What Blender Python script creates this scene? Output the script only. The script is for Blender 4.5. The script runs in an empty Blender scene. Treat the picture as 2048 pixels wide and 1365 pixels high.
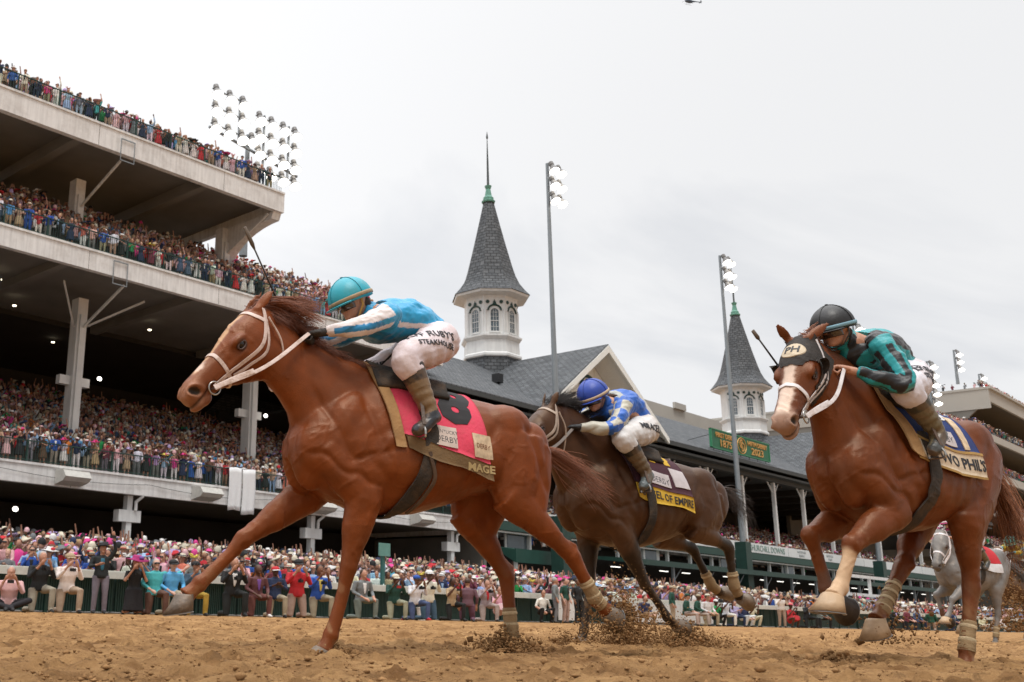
import bpy, math, random
import numpy as np
from mathutils import Vector, Matrix, Quaternion
from mathutils.bvhtree import BVHTree
from mathutils.kdtree import KDTree
random.seed(7); RNG = np.random.default_rng(7)
S = bpy.context.scene; COL = S.collection
# ------------------------------------------------------------------ camera
F, CX, CY = 2068., 602., 682.                       # focal length and optical centre of the (cropped) frame, in 2048 px units
TH, AZ, RO, CH = math.atan(.2608), math.radians(47.3), math.atan(.0268), .226
_fh = np.array([math.cos(AZ), math.sin(AZ), 0]); _r0 = np.array([math.sin(AZ), -math.cos(AZ), 0])
_fw = math.cos(TH)*_fh + np.array([0, 0, math.sin(TH)]); _u0 = np.cross(_r0, _fw)
_R = math.cos(RO)*_r0 + math.sin(RO)*_u0; _U = math.cos(RO)*_u0 - math.sin(RO)*_r0
CAMP = np.array([0, 0, CH])
cd = bpy.data.cameras.new('camera'); cam = bpy.data.objects.new('camera', cd); COL.objects.link(cam)
cam.matrix_world = Matrix(((_R[0], _U[0], -_fw[0], 0), (_R[1], _U[1], -_fw[1], 0), (_R[2], _U[2], -_fw[2], CH), (0, 0, 0, 1)))
cd.sensor_width = 36; cd.lens = 36*F/2048; cd.shift_x = (1024-CX)/2048; cd.shift_y = (CY-682.5)/2048
cd.clip_start = .05; cd.clip_end = 5000
cd.dof.use_dof = True; cd.dof.focus_distance = 5.6; cd.dof.aperture_fstop = 7.1
S.camera = cam
def proj(p):
    d = np.array(p, float)-CAMP; z = d@_fw
    return CX+F*(d@_R)/z, CY-F*(d@_U)/z, z
# ------------------------------------------------------------------ world: overcast daylight
SUN_EL, SUN_AZ = math.radians(66), math.radians(235)   # direction the light comes from (azimuth from +X)
W = bpy.data.worlds.new('World'); S.world = W; W.use_nodes = True
nt = W.node_tree; nt.nodes.clear()
def N(t, typ, **k):
    n = t.nodes.new(typ)
    for a, b in k.items():
        if a.startswith('i_'):
            n.inputs[int(a[2:]) if a[2:].isdigit() else a[2:]].default_value = b
        else: setattr(n, a, b)
    return n
out = N(nt, 'ShaderNodeOutputWorld'); bg = N(nt, 'ShaderNodeBackground', i_1=1.0)
sky = N(nt, 'ShaderNodeTexSky', sky_type='NISHITA', sun_disc=False, sun_elevation=SUN_EL, sun_rotation=math.pi/2-SUN_AZ)
tc = N(nt, 'ShaderNodeTexCoord'); sep = N(nt, 'ShaderNodeSeparateXYZ')
nt.links.new(tc.outputs['Generated'], sep.inputs[0])
mx = N(nt, 'ShaderNodeMath', operation='MAXIMUM', i_1=.06); nt.links.new(sep.outputs[2], mx.inputs[0])
zo = N(nt, 'ShaderNodeMath', operation='ADD', i_1=.12); nt.links.new(mx.outputs[0], zo.inputs[0])
dv = N(nt, 'ShaderNodeVectorMath', operation='DIVIDE'); nt.links.new(tc.outputs['Generated'], dv.inputs[0])
cmb = N(nt, 'ShaderNodeCombineXYZ')
for i in range(3): nt.links.new(zo.outputs[0], cmb.inputs[i])
nt.links.new(cmb.outputs[0], dv.inputs[1])
mp = N(nt, 'ShaderNodeMapping'); mp.inputs['Location'].default_value = (3.1, 1.7, 0); mp.inputs['Rotation'].default_value = (0, 0, .5); mp.inputs['Scale'].default_value = (.55, 1.25, 1)
nt.links.new(dv.outputs[0], mp.inputs[0])
ns = N(nt, 'ShaderNodeTexNoise'); ns.inputs['Scale'].default_value = 1.1; ns.inputs['Detail'].default_value = 7; ns.inputs['Roughness'].default_value = .52; ns.inputs['Distortion'].default_value = .5
nt.links.new(mp.outputs[0], ns.inputs['Vector'])
cr = N(nt, 'ShaderNodeValToRGB'); e = cr.color_ramp.elements
e[0].position = .26; e[0].color = (.64, .665, .71, 1); e[1].position = .52; e[1].color = (1.0, 1.0, 1.005, 1)
k = e.new(.37); k.color = (.82, .835, .865, 1)
nt.links.new(ns.outputs['Fac'], cr.inputs[0])
sc_ = N(nt, 'ShaderNodeVectorMath', operation='SCALE'); sc_.inputs['Scale'].default_value = .06   # clear sky glimmering through at low strength
nt.links.new(sky.outputs[0], sc_.inputs[0])
mix = N(nt, 'ShaderNodeMix', data_type='RGBA'); mix.inputs[0].default_value = .88
nt.links.new(sc_.outputs[0], mix.inputs[6]); nt.links.new(cr.outputs[0], mix.inputs[7])
# sky boosted overhead and dimmed over the unseen infield side to shape the light
zr = N(nt, 'ShaderNodeMapRange', interpolation_type='SMOOTHSTEP'); zr.inputs['From Min'].default_value = .55; zr.inputs['From Max'].default_value = .95; zr.inputs['To Min'].default_value = 1.; zr.inputs['To Max'].default_value = 3.0; nt.links.new(sep.outputs[2], zr.inputs['Value'])
yr = N(nt, 'ShaderNodeMapRange', interpolation_type='SMOOTHSTEP'); yr.inputs['From Min'].default_value = -.5; yr.inputs['From Max'].default_value = .1; yr.inputs['To Min'].default_value = .58; yr.inputs['To Max'].default_value = 1.; nt.links.new(sep.outputs[1], yr.inputs['Value'])
xr = N(nt, 'ShaderNodeMapRange', interpolation_type='SMOOTHSTEP'); xr.inputs['From Min'].default_value = .45; xr.inputs['From Max'].default_value = .95; xr.inputs['To Min'].default_value = 1.03; xr.inputs['To Max'].default_value = .87; nt.links.new(sep.outputs[0], xr.inputs['Value'])
zx = N(nt, 'ShaderNodeMath', operation='MULTIPLY'); nt.links.new(zr.outputs[0], zx.inputs[0]); nt.links.new(xr.outputs[0], zx.inputs[1])
zy = N(nt, 'ShaderNodeMath', operation='MULTIPLY'); nt.links.new(zx.outputs[0], zy.inputs[0]); nt.links.new(yr.outputs[0], zy.inputs[1])
sv_ = N(nt, 'ShaderNodeVectorMath', operation='SCALE'); nt.links.new(mix.outputs[2], sv_.inputs[0]); nt.links.new(zy.outputs[0], sv_.inputs['Scale'])
nt.links.new(sv_.outputs[0], bg.inputs[0]); nt.links.new(bg.outputs[0], out.inputs[0])
sl = bpy.data.lights.new('sun', 'SUN'); sl.energy = 1.5; sl.angle = math.radians(14); sl.color = (1, .965, .91)
so = bpy.data.objects.new('sun', sl); COL.objects.link(so)
_d = Vector((math.cos(SUN_EL)*math.cos(SUN_AZ), math.cos(SUN_EL)*math.sin(SUN_AZ), math.sin(SUN_EL)))
so.rotation_euler = _d.to_track_quat('Z', 'Y').to_euler()
S.view_settings.view_transform = 'Standard'; S.view_settings.look = 'None'; S.view_settings.exposure = .15; S.view_settings.gamma = 1
S.cycles.max_bounces = 6; S.cycles.diffuse_bounces = 2; S.cycles.glossy_bounces = 2; S.cycles.transmission_bounces = 3
S.cycles.use_denoising = True
# ------------------------------------------------------------------ helpers
def vn(x, y, seed=0):
    xi = np.floor(x).astype(np.int64); yi = np.floor(y).astype(np.int64); xf = x-xi; yf = y-yi
    def h(a, b):
        n = (a*374761393 + b*668265263 + seed*974711) & 0x7fffffff
        n = ((n ^ (n >> 13))*1274126177) & 0x7fffffff
        return ((n ^ (n >> 16)) & 0xffff)/65535.
    u = xf*xf*(3-2*xf); v = yf*yf*(3-2*yf)
    return (h(xi, yi)*(1-u)+h(xi+1, yi)*u)*(1-v)+(h(xi, yi+1)*(1-u)+h(xi+1, yi+1)*u)*v
def fbm(x, y, o=4, seed=0, r=.5):
    s = 0; a = 1; t = 0
    for i in range(o): s = s+a*vn(x*2**i+i*17.3, y*2**i-i*9.1, seed+i); t += a; a *= r
    return s/t
_M = {}
def mat(name, col=(.5, .5, .5), rough=.7, var=.12, scale=6., bump=0., bscale=40., metal=0., emit=0., attr=False, objprop=None,
        spec=.5, streak=0., sheen=0., stint=None, bdist=.01, detail=5, dirt=None, dirt_scale=3., dirt_amt=.5, coat=0.):
    if name in _M: return _M[name]
    m = bpy.data.materials.new(name); m.use_nodes = True; t = m.node_tree; p = t.nodes['Principled BSDF']; L = t.links.new
    c4 = tuple(col)+(1,)
    if attr: src = N(t, 'ShaderNodeAttribute', attribute_name='Col').outputs['Color']
    elif objprop: src = N(t, 'ShaderNodeAttribute', attribute_type='OBJECT', attribute_name=objprop).outputs['Color']
    else: src = N(t, 'ShaderNodeRGB').outputs[0]; src.default_value = c4
    co = N(t, 'ShaderNodeTexCoord').outputs['Object']
    if var > 0:
        n1 = N(t, 'ShaderNodeTexNoise'); n1.inputs['Scale'].default_value = scale; n1.inputs['Detail'].default_value = detail; L(co, n1.inputs['Vector'])
        mr = N(t, 'ShaderNodeMapRange'); mr.inputs['From Min'].default_value = .25; mr.inputs['From Max'].default_value = .75
        mr.inputs['To Min'].default_value = 1-var; mr.inputs['To Max'].default_value = 1+var; L(n1.outputs['Fac'], mr.inputs['Value'])
        vm = N(t, 'ShaderNodeVectorMath', operation='SCALE'); L(src, vm.inputs[0]); L(mr.outputs[0], vm.inputs['Scale']); src = vm.outputs[0]
    if streak > 0:
        mp = N(t, 'ShaderNodeMapping'); mp.inputs['Scale'].default_value = (3, 3, .25); L(co, mp.inputs[0])
        n2 = N(t, 'ShaderNodeTexNoise'); n2.inputs['Scale'].default_value = 1.6; n2.inputs['Detail'].default_value = 8; n2.inputs['Roughness'].default_value = .65; L(mp.outputs[0], n2.inputs['Vector'])
        mr = N(t, 'ShaderNodeMapRange'); mr.inputs['From Min'].default_value = .42; mr.inputs['From Max'].default_value = .72
        mr.inputs['To Min'].default_value = 1.; mr.inputs['To Max'].default_value = 1-streak; L(n2.outputs['Fac'], mr.inputs['Value'])
        vm = N(t, 'ShaderNodeVectorMath', operation='SCALE'); L(src, vm.inputs[0]); L(mr.outputs[0], vm.inputs['Scale']); src = vm.outputs[0]
    if dirt is not None:
        n3 = N(t, 'ShaderNodeTexNoise'); n3.inputs['Scale'].default_value = dirt_scale; n3.inputs['Detail'].default_value = 8; n3.inputs['Roughness'].default_value = .7; L(co, n3.inputs['Vector'])
        mr = N(t, 'ShaderNodeMapRange'); mr.inputs['From Min'].default_value = .48; mr.inputs['From Max'].default_value = .68; mr.inputs['To Max'].default_value = dirt_amt; L(n3.outputs['Fac'], mr.inputs['Value'])
        mxn = N(t, 'ShaderNodeMix', data_type='RGBA'); L(mr.outputs[0], mxn.inputs[0]); L(src, mxn.inputs[6]); mxn.inputs[7].default_value = tuple(dirt)+(1,); src = mxn.outputs[2]
    L(src, p.inputs['Base Color'])
    p.inputs['Roughness'].default_value = rough; p.inputs['Metallic'].default_value = metal; p.inputs['Specular IOR Level'].default_value = spec
    if stint: p.inputs['Specular Tint'].default_value = tuple(stint)+(1,)
    if sheen: p.inputs['Sheen Weight'].default_value = sheen
    if coat: p.inputs['Coat Weight'].default_value = coat; p.inputs['Coat Roughness'].default_value = .15
    if emit: p.inputs['Emission Color'].default_value = c4; p.inputs['Emission Strength'].default_value = emit
    if bump:
        n4 = N(t, 'ShaderNodeTexNoise'); n4.inputs['Scale'].default_value = bscale; n4.inputs['Detail'].default_value = 6; L(co, n4.inputs['Vector'])
        b = N(t, 'ShaderNodeBump'); b.inputs['Strength'].default_value = bump; b.inputs['Distance'].default_value = bdist; L(n4.outputs['Fac'], b.inputs['Height']); L(b.outputs[0], p.inputs['Normal'])
    _M[name] = m; return m
def brickmat(name, c1, c2, cm, bw, bh, mortar=.01, rough=.8, bump=.6):
    m = bpy.data.materials.new(name); m.use_nodes = True; t = m.node_tree; p = t.nodes['Principled BSDF']; L = t.links.new
    uv = N(t, 'ShaderNodeUVMap'); uv.uv_map = 'UVMap'
    b = N(t, 'ShaderNodeTexBrick'); L(uv.outputs[0], b.inputs['Vector']); b.inputs['Scale'].default_value = 1
    b.inputs['Color1'].default_value = tuple(c1)+(1,); b.inputs['Color2'].default_value = tuple(c2)+(1,); b.inputs['Mortar'].default_value = tuple(cm)+(1,)
    b.inputs['Brick Width'].default_value = bw; b.inputs['Row Height'].default_value = bh; b.inputs['Mortar Size'].default_value = mortar; b.inputs['Bias'].default_value = 0
    n = N(t, 'ShaderNodeTexNoise'); n.inputs['Scale'].default_value = 1.3; n.inputs['Detail'].default_value = 6; L(uv.outputs[0], n.inputs['Vector'])
    mr = N(t, 'ShaderNodeMapRange'); mr.inputs['From Min'].default_value = .3; mr.inputs['From Max'].default_value = .7; mr.inputs['To Min'].default_value = .72; mr.inputs['To Max'].default_value = 1.2; L(n.outputs['Fac'], mr.inputs['Value'])
    v = N(t, 'ShaderNodeVectorMath', operation='SCALE'); L(b.outputs['Color'], v.inputs[0]); L(mr.outputs[0], v.inputs['Scale']); L(v.outputs[0], p.inputs['Base Color'])
    bm = N(t, 'ShaderNodeBump'); bm.inputs['Strength'].default_value = bump; bm.inputs['Distance'].default_value = .02; bm.invert = True; L(b.outputs['Fac'], bm.inputs['Height']); L(bm.outputs[0], p.inputs['Normal'])
    p.inputs['Roughness'].default_value = rough; return m
def smooth_mesh(me, on=True): me.polygons.foreach_set('use_smooth', np.full(len(me.polygons), on, dtype=bool))
def planar_uv(me):
    uvl = me.uv_layers.new(name='UVMap'); co = np.empty(len(me.vertices)*3); me.vertices.foreach_get('co', co); co = co.reshape(-1, 3)
    out = np.zeros((len(me.loops), 2))
    for p in me.polygons:
        n = p.normal; u = Vector((-n.y, n.x, 0)); u = Vector((1, 0, 0)) if u.length < 1e-4 else u.normalized(); v = n.cross(u)
        if v.z < 0: v = -v
        for li in p.loop_indices:
            c = co[me.loops[li].vertex_index]; out[li] = (c[0]*u[0]+c[1]*u[1]+c[2]*u[2], c[0]*v[0]+c[1]*v[1]+c[2]*v[2])
    uvl.data.foreach_set('uv', out.ravel())
class MB:
    def __init__(s): s.v = []; s.f = []; s.m = []; s.c = []; s.n = 0; s.cur = 0; s.col = (.5, .5, .5)
    def add(s, vs, fs, m=None, col=None):
        vs = [tuple(map(float, v)) for v in vs]; o = s.n
        s.v += vs; s.n += len(vs); s.f += [tuple(i+o for i in f) for f in fs]
        s.m += [s.cur if m is None else m]*len(fs); s.c += [s.col if col is None else col]*len(vs); return s
    def box(s, x0, x1, y0, y1, z0, z1, m=None, col=None):
        v = [(x, y, z) for x in (x0, x1) for y in (y0, y1) for z in (z0, z1)]
        return s.add(v, [(0, 1, 3, 2), (4, 6, 7, 5), (0, 4, 5, 1), (2, 3, 7, 6), (0, 2, 6, 4), (1, 5, 7, 3)], m, col)
    def cbox(s, c, a, b, d, m=None, col=None):      # centre + three half-axis vectors
        c, a, b, d = (np.array(q, float) for q in (c, a, b, d)); v = [c+i*a+j*b+k*d for i in (-1, 1) for j in (-1, 1) for k in (-1, 1)]
        return s.add(v, [(0, 1, 3, 2), (4, 6, 7, 5), (0, 4, 5, 1), (2, 3, 7, 6), (0, 2, 6, 4), (1, 5, 7, 3)], m, col)
    def bar(s, p, q, w, h, m=None, col=None, up=(0, 0, 1)):
        p = np.array(p, float); q = np.array(q, float); t = q-p; l = np.linalg.norm(t); t /= l; a = np.cross(up, t)
        if np.linalg.norm(a) < 1e-3: a = np.cross((1, 0, 0), t)
        a /= np.linalg.norm(a); b = np.cross(t, a); return s.cbox((p+q)/2, t*l/2, a*w/2, b*h/2, m, col)
    def rings(s, R, m=None, col=None, cap=True, close=False):
        k = len(R[0]); v = [p for r in R for p in r]; f = []; nr = len(R)
        for i in range(nr-1 if not close else nr):
            for j in range(k):
                a = i*k+j; b = i*k+(j+1) % k; c = ((i+1) % nr)*k; f.append((a, b, c+(j+1) % k, c+j))
        if cap and not close: f.append(tuple(range(k-1, -1, -1))); f.append(tuple((nr-1)*k+j for j in range(k)))
        return s.add(v, f, m, col)
    def tube(s, pts, r, n=8, m=None, col=None, cap=True, side=None, flat=1.):
        pts = [np.array(p, float) for p in pts]; k = len(pts); R = []
        if not hasattr(r, '__len__'): r = [r]*k
        prev = None
        for i in range(k):
            t = pts[min(i+1, k-1)]-pts[max(i-1, 0)]; t = t/(np.linalg.norm(t)+1e-9)
            if side is not None: a = np.array(side, float)
            elif prev is None: a = np.array((0, 0, 1.)) if abs(t[2]) < .9 else np.array((1., 0, 0))
            else: a = prev
            a = a-t*(a@t); a /= np.linalg.norm(a)+1e-9; prev = a; b = np.cross(t, a)
            ra, rb = (r[i] if hasattr(r[i], '__len__') else (r[i], r[i]*flat))
            R.append([pts[i]+a*ra*math.cos(2*math.pi*j/n)+b*rb*math.sin(2*math.pi*j/n) for j in range(n)])
        return s.rings(R, m, col, cap)
    def lathe(s, c, prof, n=16, m=None, col=None, ang0=0.):
        R = [[(c[0]+r*math.cos(ang0+2*math.pi*j/n), c[1]+r*math.sin(ang0+2*math.pi*j/n), c[2]+z) for j in range(n)] for r, z in prof]
        return s.rings(R, m, col)
    def ell(s, c, r, n=12, k=8, m=None, col=None, rot=None):
        R = []
        for i in range(k+1):
            th = math.pi*i/k; th = min(max(th, .05), math.pi-.05); ring = []
            for j in range(n):
                p = np.array((r[0]*math.sin(th)*math.cos(2*math.pi*j/n), r[1]*math.sin(th)*math.sin(2*math.pi*j/n), r[2]*math.cos(th)))
                if rot is not None: p = rot@p
                ring.append(np.array(c)+p)
            R.append(ring[::-1])
        return s.rings(R, m, col)
    def xf(s, M, start=0):
        for i in range(start, s.n): s.v[i] = tuple(M@Vector(s.v[i]))
        return s
    def mesh(s, name, mats, smooth=False, uv=False, colattr=False):
        me = bpy.data.meshes.new(name); me.from_pydata(s.v, [], s.f)
        for q in (mats if isinstance(mats, (list, tuple)) else [mats]): me.materials.append(q)
        if any(s.m): me.polygons.foreach_set('material_index', s.m)
        smooth_mesh(me, smooth)
        if colattr:
            a = me.color_attributes.new('Col', 'FLOAT_COLOR', 'POINT'); arr = np.ones((s.n, 4)); arr[:, :3] = np.array(s.c); a.data.foreach_set('color', arr.ravel())
        if uv: me.update(); planar_uv(me)
        me.update(); return me
    def build(s, name, mats, parent=None, smooth=False, uv=False, colattr=False, loc=None):
        return ob(name, s.mesh(name, mats, smooth, uv, colattr), parent, loc)
def ob(name, me, parent=None, loc=None):
    o = bpy.data.objects.new(name, me); COL.objects.link(o)
    if parent is not None: o.parent = parent
    if loc is not None: o.location = loc
    return o
def tag(o, label=None, cat=None, group=None, kind=None):
    if label: o['label'] = label
    if cat: o['category'] = cat
    if group: o['group'] = group
    if kind: o['kind'] = kind
    return o
def thing(name, label, cat, loc=(0, 0, 0), rz=0., group=None):
    o = bpy.data.objects.new(name, None); COL.objects.link(o); o.location = loc; o.rotation_euler = (0, 0, rz); o.empty_display_size = .1
    return tag(o, label, cat, group)
def text_mesh(s, size, extr=.004, bold=0.):
    c = bpy.data.curves.new('txt', 'FONT'); c.body = s; c.size = size; c.extrude = extr; c.align_x = 'CENTER'; c.align_y = 'CENTER'; c.offset = bold; c.resolution_u = 2
    o = bpy.data.objects.new('txt', c); COL.objects.link(o); dg = bpy.context.evaluated_depsgraph_get()
    me = bpy.data.meshes.new_from_object(o.evaluated_get(dg)); bpy.data.objects.remove(o); bpy.data.curves.remove(c); return me
def densify(me, mx=.02, it=3):
    import bmesh
    b = bmesh.new(); b.from_mesh(me); bmesh.ops.triangulate(b, faces=b.faces[:])
    for _ in range(it):
        es = [e for e in b.edges if e.calc_length() > mx]
        if not es: break
        bmesh.ops.subdivide_edges(b, edges=es, cuts=1, use_grid_fill=False); bmesh.ops.triangulate(b, faces=[f for f in b.faces if len(f.verts) > 3])
    b.to_mesh(me); b.free(); return me
def text_obj(name, s, size, m, parent, origin, u, v, extr=.004, bold=0., xs=1.):
    me = text_mesh(s, size, extr, bold); u = Vector(u).normalized(); v = Vector(v).normalized(); w = u.cross(v)
    me.transform(Matrix(((u.x*xs, v.x, w.x, origin[0]), (u.y*xs, v.y, w.y, origin[1]), (u.z*xs, v.z, w.z, origin[2]), (0, 0, 0, 1))))
    me.materials.clear(); me.materials.append(m); return ob(name, me, parent)
def fuse(mb, voxel, it=5, fac=.5):
    """one continuous surface from overlapping shapes"""
    me = mb.mesh('tmp', mat('tmp')); o = bpy.data.objects.new('tmp', me); COL.objects.link(o)
    r = o.modifiers.new('r', 'REMESH'); r.mode = 'VOXEL'; r.voxel_size = voxel
    if it: q = o.modifiers.new('s', 'SMOOTH'); q.factor = fac; q.iterations = it
    dg = bpy.context.evaluated_depsgraph_get(); out = bpy.data.meshes.new_from_object(o.evaluated_get(dg))
    bpy.data.objects.remove(o); bpy.data.meshes.remove(me); out.materials.clear(); smooth_mesh(out); return out
def coords(me):
    a = np.empty(len(me.vertices)*3); me.vertices.foreach_get('co', a); return a.reshape(-1, 3)
def normals(me):
    a = np.empty(len(me.vertices)*3); me.vertices.foreach_get('normal', a); return a.reshape(-1, 3)
def setcoords(me, a): me.vertices.foreach_set('co', np.ascontiguousarray(a).ravel()); me.update()
def setcol(me, arr):
    a = me.color_attributes.new('Col', 'FLOAT_COLOR', 'POINT'); x = np.ones((len(me.vertices), 4)); x[:, :3] = arr; a.data.foreach_set('color', x.ravel())
def sstep(a, b, x): t = np.clip((x-a)/(b-a), 0, 1); return t*t*(3-2*t)
# ------------------------------------------------------------------ ground
def axis(segs):
    out = []
    for a, b, st in segs: n = max(1, int(round((b-a)/st))); out += list(np.linspace(a, b, n, endpoint=False))
    return np.array(out+[segs[-1][1]])
gx = axis([(-300, -10, 30), (-10, 0, 1.), (0, 2, .08), (2, 9, .018), (9, 22, .10), (22, 60, .6), (60, 900, 40)])
gy = axis([(-300, -10, 30), (-10, 0, .8), (0, 1, .1), (1, 6., .018), (6., 12, .08), (12, 25.9, .35), (25.9, 900, 60)])
HOOF = [(4.10, 4.42, .05, .22), (5.40, 4.62, .05, .22), (7.25, 2.10, .04, .2), (7.36, 4.62, .05, .22), (6.2, 4.55, .06, .3)]
def ground_z(X, Y):
    near = sstep(24.5, 20., Y)*sstep(-2, 0, X)*sstep(60, 30, X)*sstep(-2, .6, Y)
    z = (fbm(X*.9, Y*.9, 3, 5)-.5)*.05 + (fbm(X*3.1, Y*3.1, 3, 9)-.5)*.04 + (fbm(X*9, Y*9, 3, 21)-.5)*.034+(np.abs(fbm(X*13+5, Y*13, 3, 61)-.5))*.06*fbm(X*1.7, Y*1.7, 2, 66)+(fbm(X*30, Y*30, 2, 67)-.5)*.018
    lump = np.maximum(fbm(X*7.3, Y*7.3, 3, 31)-.60, 0)*.16
    z = (z+lump)*near
    for x, y, h, r in HOOF:
        d = np.hypot(X-x, Y-y); z = z+h*np.exp(-(d/r)**2)*(.7+.6*fbm(X*14, Y*14, 2, 41))-h*.8*np.exp(-(d/(r*.3))**2)
    return z
XX, YY = np.meshgrid(gx, gy, indexing='ij'); ZZ = ground_z(XX, YY)
nxn, nyn = XX.shape; idx = np.arange(nxn*nyn).reshape(nxn, nyn)
faces = np.stack([idx[:-1, :-1], idx[1:, :-1], idx[1:, 1:], idx[:-1, 1:]], -1).reshape(-1, 4)
gm = bpy.data.meshes.new('ground'); gm.vertices.add(nxn*nyn); gm.vertices.foreach_set('co', np.stack([XX, YY, ZZ], -1).ravel())
gm.loops.add(faces.size); gm.loops.foreach_set('vertex_index', faces.ravel()); gm.polygons.add(len(faces)); gm.polygons.foreach_set('loop_start', np.arange(len(faces))*4)
gm.update(calc_edges=True); smooth_mesh(gm)
def dirtmat():
    m = bpy.data.materials.new('track_dirt'); m.use_nodes = True; t = m.node_tree; p = t.nodes['Principled BSDF']; L = t.links.new
    co = N(t, 'ShaderNodeTexCoord').outputs['Object']
    def noise(sc, det=6, r=.6, dist=0):
        n = N(t, 'ShaderNodeTexNoise'); n.inputs['Scale'].default_value = sc; n.inputs['Detail'].default_value = det; n.inputs['Roughness'].default_value = r; n.inputs['Distortion'].default_value = dist; L(co, n.inputs['Vector']); return n.outputs['Fac']
    r = N(t, 'ShaderNodeValToRGB'); e = r.color_ramp.elements; e[0].position = .36; e[0].color = (.20, .098, .036, 1); e[1].position = .64; e[1].color = (.48, .278, .120, 1)
    L(noise(2.2, 10, .72), r.inputs[0])
    r2 = N(t, 'ShaderNodeValToRGB'); e = r2.color_ramp.elements; e[0].position = .56; e[0].color = (0, 0, 0, 1); e[1].position = .66; e[1].color = (1, 1, 1, 1); L(noise(13, 5, .6, .6), r2.inputs[0])
    mx = N(t, 'ShaderNodeMix', data_type='RGBA'); ml = N(t, 'ShaderNodeMath', operation='MULTIPLY', i_1=.55); L(r2.outputs[0], ml.inputs[0]); L(ml.outputs[0], mx.inputs[0]); L(r.outputs[0], mx.inputs[6]); mx.inputs[7].default_value = (.13, .068, .03, 1)
    L(mx.outputs[2], p.inputs['Base Color']); p.inputs['Roughness'].default_value = .95; p.inputs['Specular IOR Level'].default_value = .15
    b = N(t, 'ShaderNodeBump'); b.inputs['Strength'].default_value = .9; b.inputs['Distance'].default_value = .03; L(noise(9, 10, .7), b.inputs['Height'])
    b2 = N(t, 'ShaderNodeBump'); b2.inputs['Strength'].default_value = 1.; b2.inputs['Distance'].default_value = .02; L(noise(38, 8, .75), b2.inputs['Height']); L(b.outputs[0], b2.inputs['Normal']); L(b2.outputs[0], p.inputs['Normal'])
    return m
DIRT = dirtmat(); gm.materials.append(DIRT); tag(ob('ground', gm), kind='structure')
# loose clods on the track (uncountable)
def clods(name, pts, rad, mtl, seed=1, label=None):
    rg = np.random.default_rng(seed); V = []; Fc = []; n = 0
    base = np.array([(0, 0, 1), (1, 0, .1), (.3, .95, 0), (-.8, .6, .1), (-.8, -.6, 0), (.3, -.95, .1), (0, 0, -1)], float)
    tri = np.array([(0, 1, 2), (0, 2, 3), (0, 3, 4), (0, 4, 5), (0, 5, 1), (6, 2, 1), (6, 3, 2), (6, 4, 3), (6, 5, 4), (6, 1, 5)])
    for p, r in zip(pts, rad):
        q = base*rg.uniform(.55, 1.3, (7, 1))*np.array([1, rg.uniform(.6, 1), rg.uniform(.5, .9)])
        a, b2 = rg.uniform(0, 6.28, 2); ca, sa = math.cos(a), math.sin(a); q = q@np.array([[ca, -sa, 0], [sa, ca, 0], [0, 0, 1]]).T
        cb, sb = math.cos(b2), math.sin(b2)
        if name.startswith('flying'): q = q@np.array([[1, 0, 0], [0, cb, -sb], [0, sb, cb]]).T
        V.append(q*r+p); Fc.append(tri+n); n += 7
    me = bpy.data.meshes.new(name); me.from_pydata(np.concatenate(V).tolist(), [], np.concatenate(Fc).tolist()); me.materials.append(mtl); smooth_mesh(me)
    o = ob(name, me); tag(o, label=label, cat='dirt', kind='stuff'); return o
CLOD = mat('clod_dirt', (.27, .15, .066), .95, .35, 9, .8, 60, spec=.1)
n = 36000; rr = 2.2+19*RNG.random(n)**1.7; aa = np.radians(RNG.uniform(-2, 78, n)); px_, py_ = rr*np.cos(aa), rr*np.sin(aa)
rad = np.exp(RNG.normal(-5.7, .62, n)).clip(.002, .022)*(1+.05*rr); pz_ = ground_z(px_, py_)+rad*.3
clods('dirt_clods', np.stack([px_, py_, pz_], -1), rad, CLOD, 3, 'loose brown clods scattered over the churned track surface')
# ------------------------------------------------------------------ materials
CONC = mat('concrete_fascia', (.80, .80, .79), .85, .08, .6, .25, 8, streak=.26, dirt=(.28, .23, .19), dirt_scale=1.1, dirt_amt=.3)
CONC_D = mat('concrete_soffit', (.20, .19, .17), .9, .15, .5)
WHITEP = mat('white_paint', (.74, .75, .74), .55, .06, 2., streak=.15)
GREENP = mat('dark_green_paint', (.012, .045, .035), .5, .2, 3.)
GREEN2 = mat('green_board', (.012, .06, .045), .6, .15, 2.)
STEEL = mat('grey_steel', (.25, .28, .30), .45, .08, 3., metal=.3)
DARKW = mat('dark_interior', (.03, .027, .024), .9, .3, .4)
TIER = mat('tier_concrete', (.13, .12, .11), .95, .2, .8)
ROOF = brickmat('slate_shingles', (.125, .132, .14), (.075, .082, .09), (.02, .022, .024), .55, .32, .035)
BLACKM = mat('black_metal', (.015, .015, .017), .5, .1)
LAMPON = mat('lamp_lit', (1, .95, .86), emit=5., var=0)
LAMPSOFT = mat('lamp_soft', (1, .86, .62), emit=5., var=0)
LAMPW = mat('tube_light', (1, .97, .9), emit=1.6, var=0)
GLASS = mat('window_glass', (.10, .13, .15), .08, .2, 1.5, spec=.8)
COPPER = mat('green_copper', (.12, .30, .23), .6, .25, 3.)
BANNER = mat('white_banner', (.72, .74, .74), .6, .04, 1.5)
GOLD = mat('gold_letters', (.62, .33, .09), .45, .1, metal=.2)
FYA = 45.
G = lambda: MB()
def railing(name, x0, x1, y, z, parent, m=GREENP, step=.13, h=1.07):
    b = G(); b.box(x0, x1, y-.03, y+.03, z+h-.05, z+h); b.box(x0, x1, y-.015, y+.015, z+.1, z+.14)
    for x in np.arange(x0, x1, 2.4): b.box(x-.03, x+.03, y-.034, y+.034, z, z+h+.004)
    for x in np.arange(x0+.06, x1, step): b.box(x-.009, x+.009, y-.009, y+.009, z+.14, z+h-.05)
    return b.build(name, m, parent)
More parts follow.
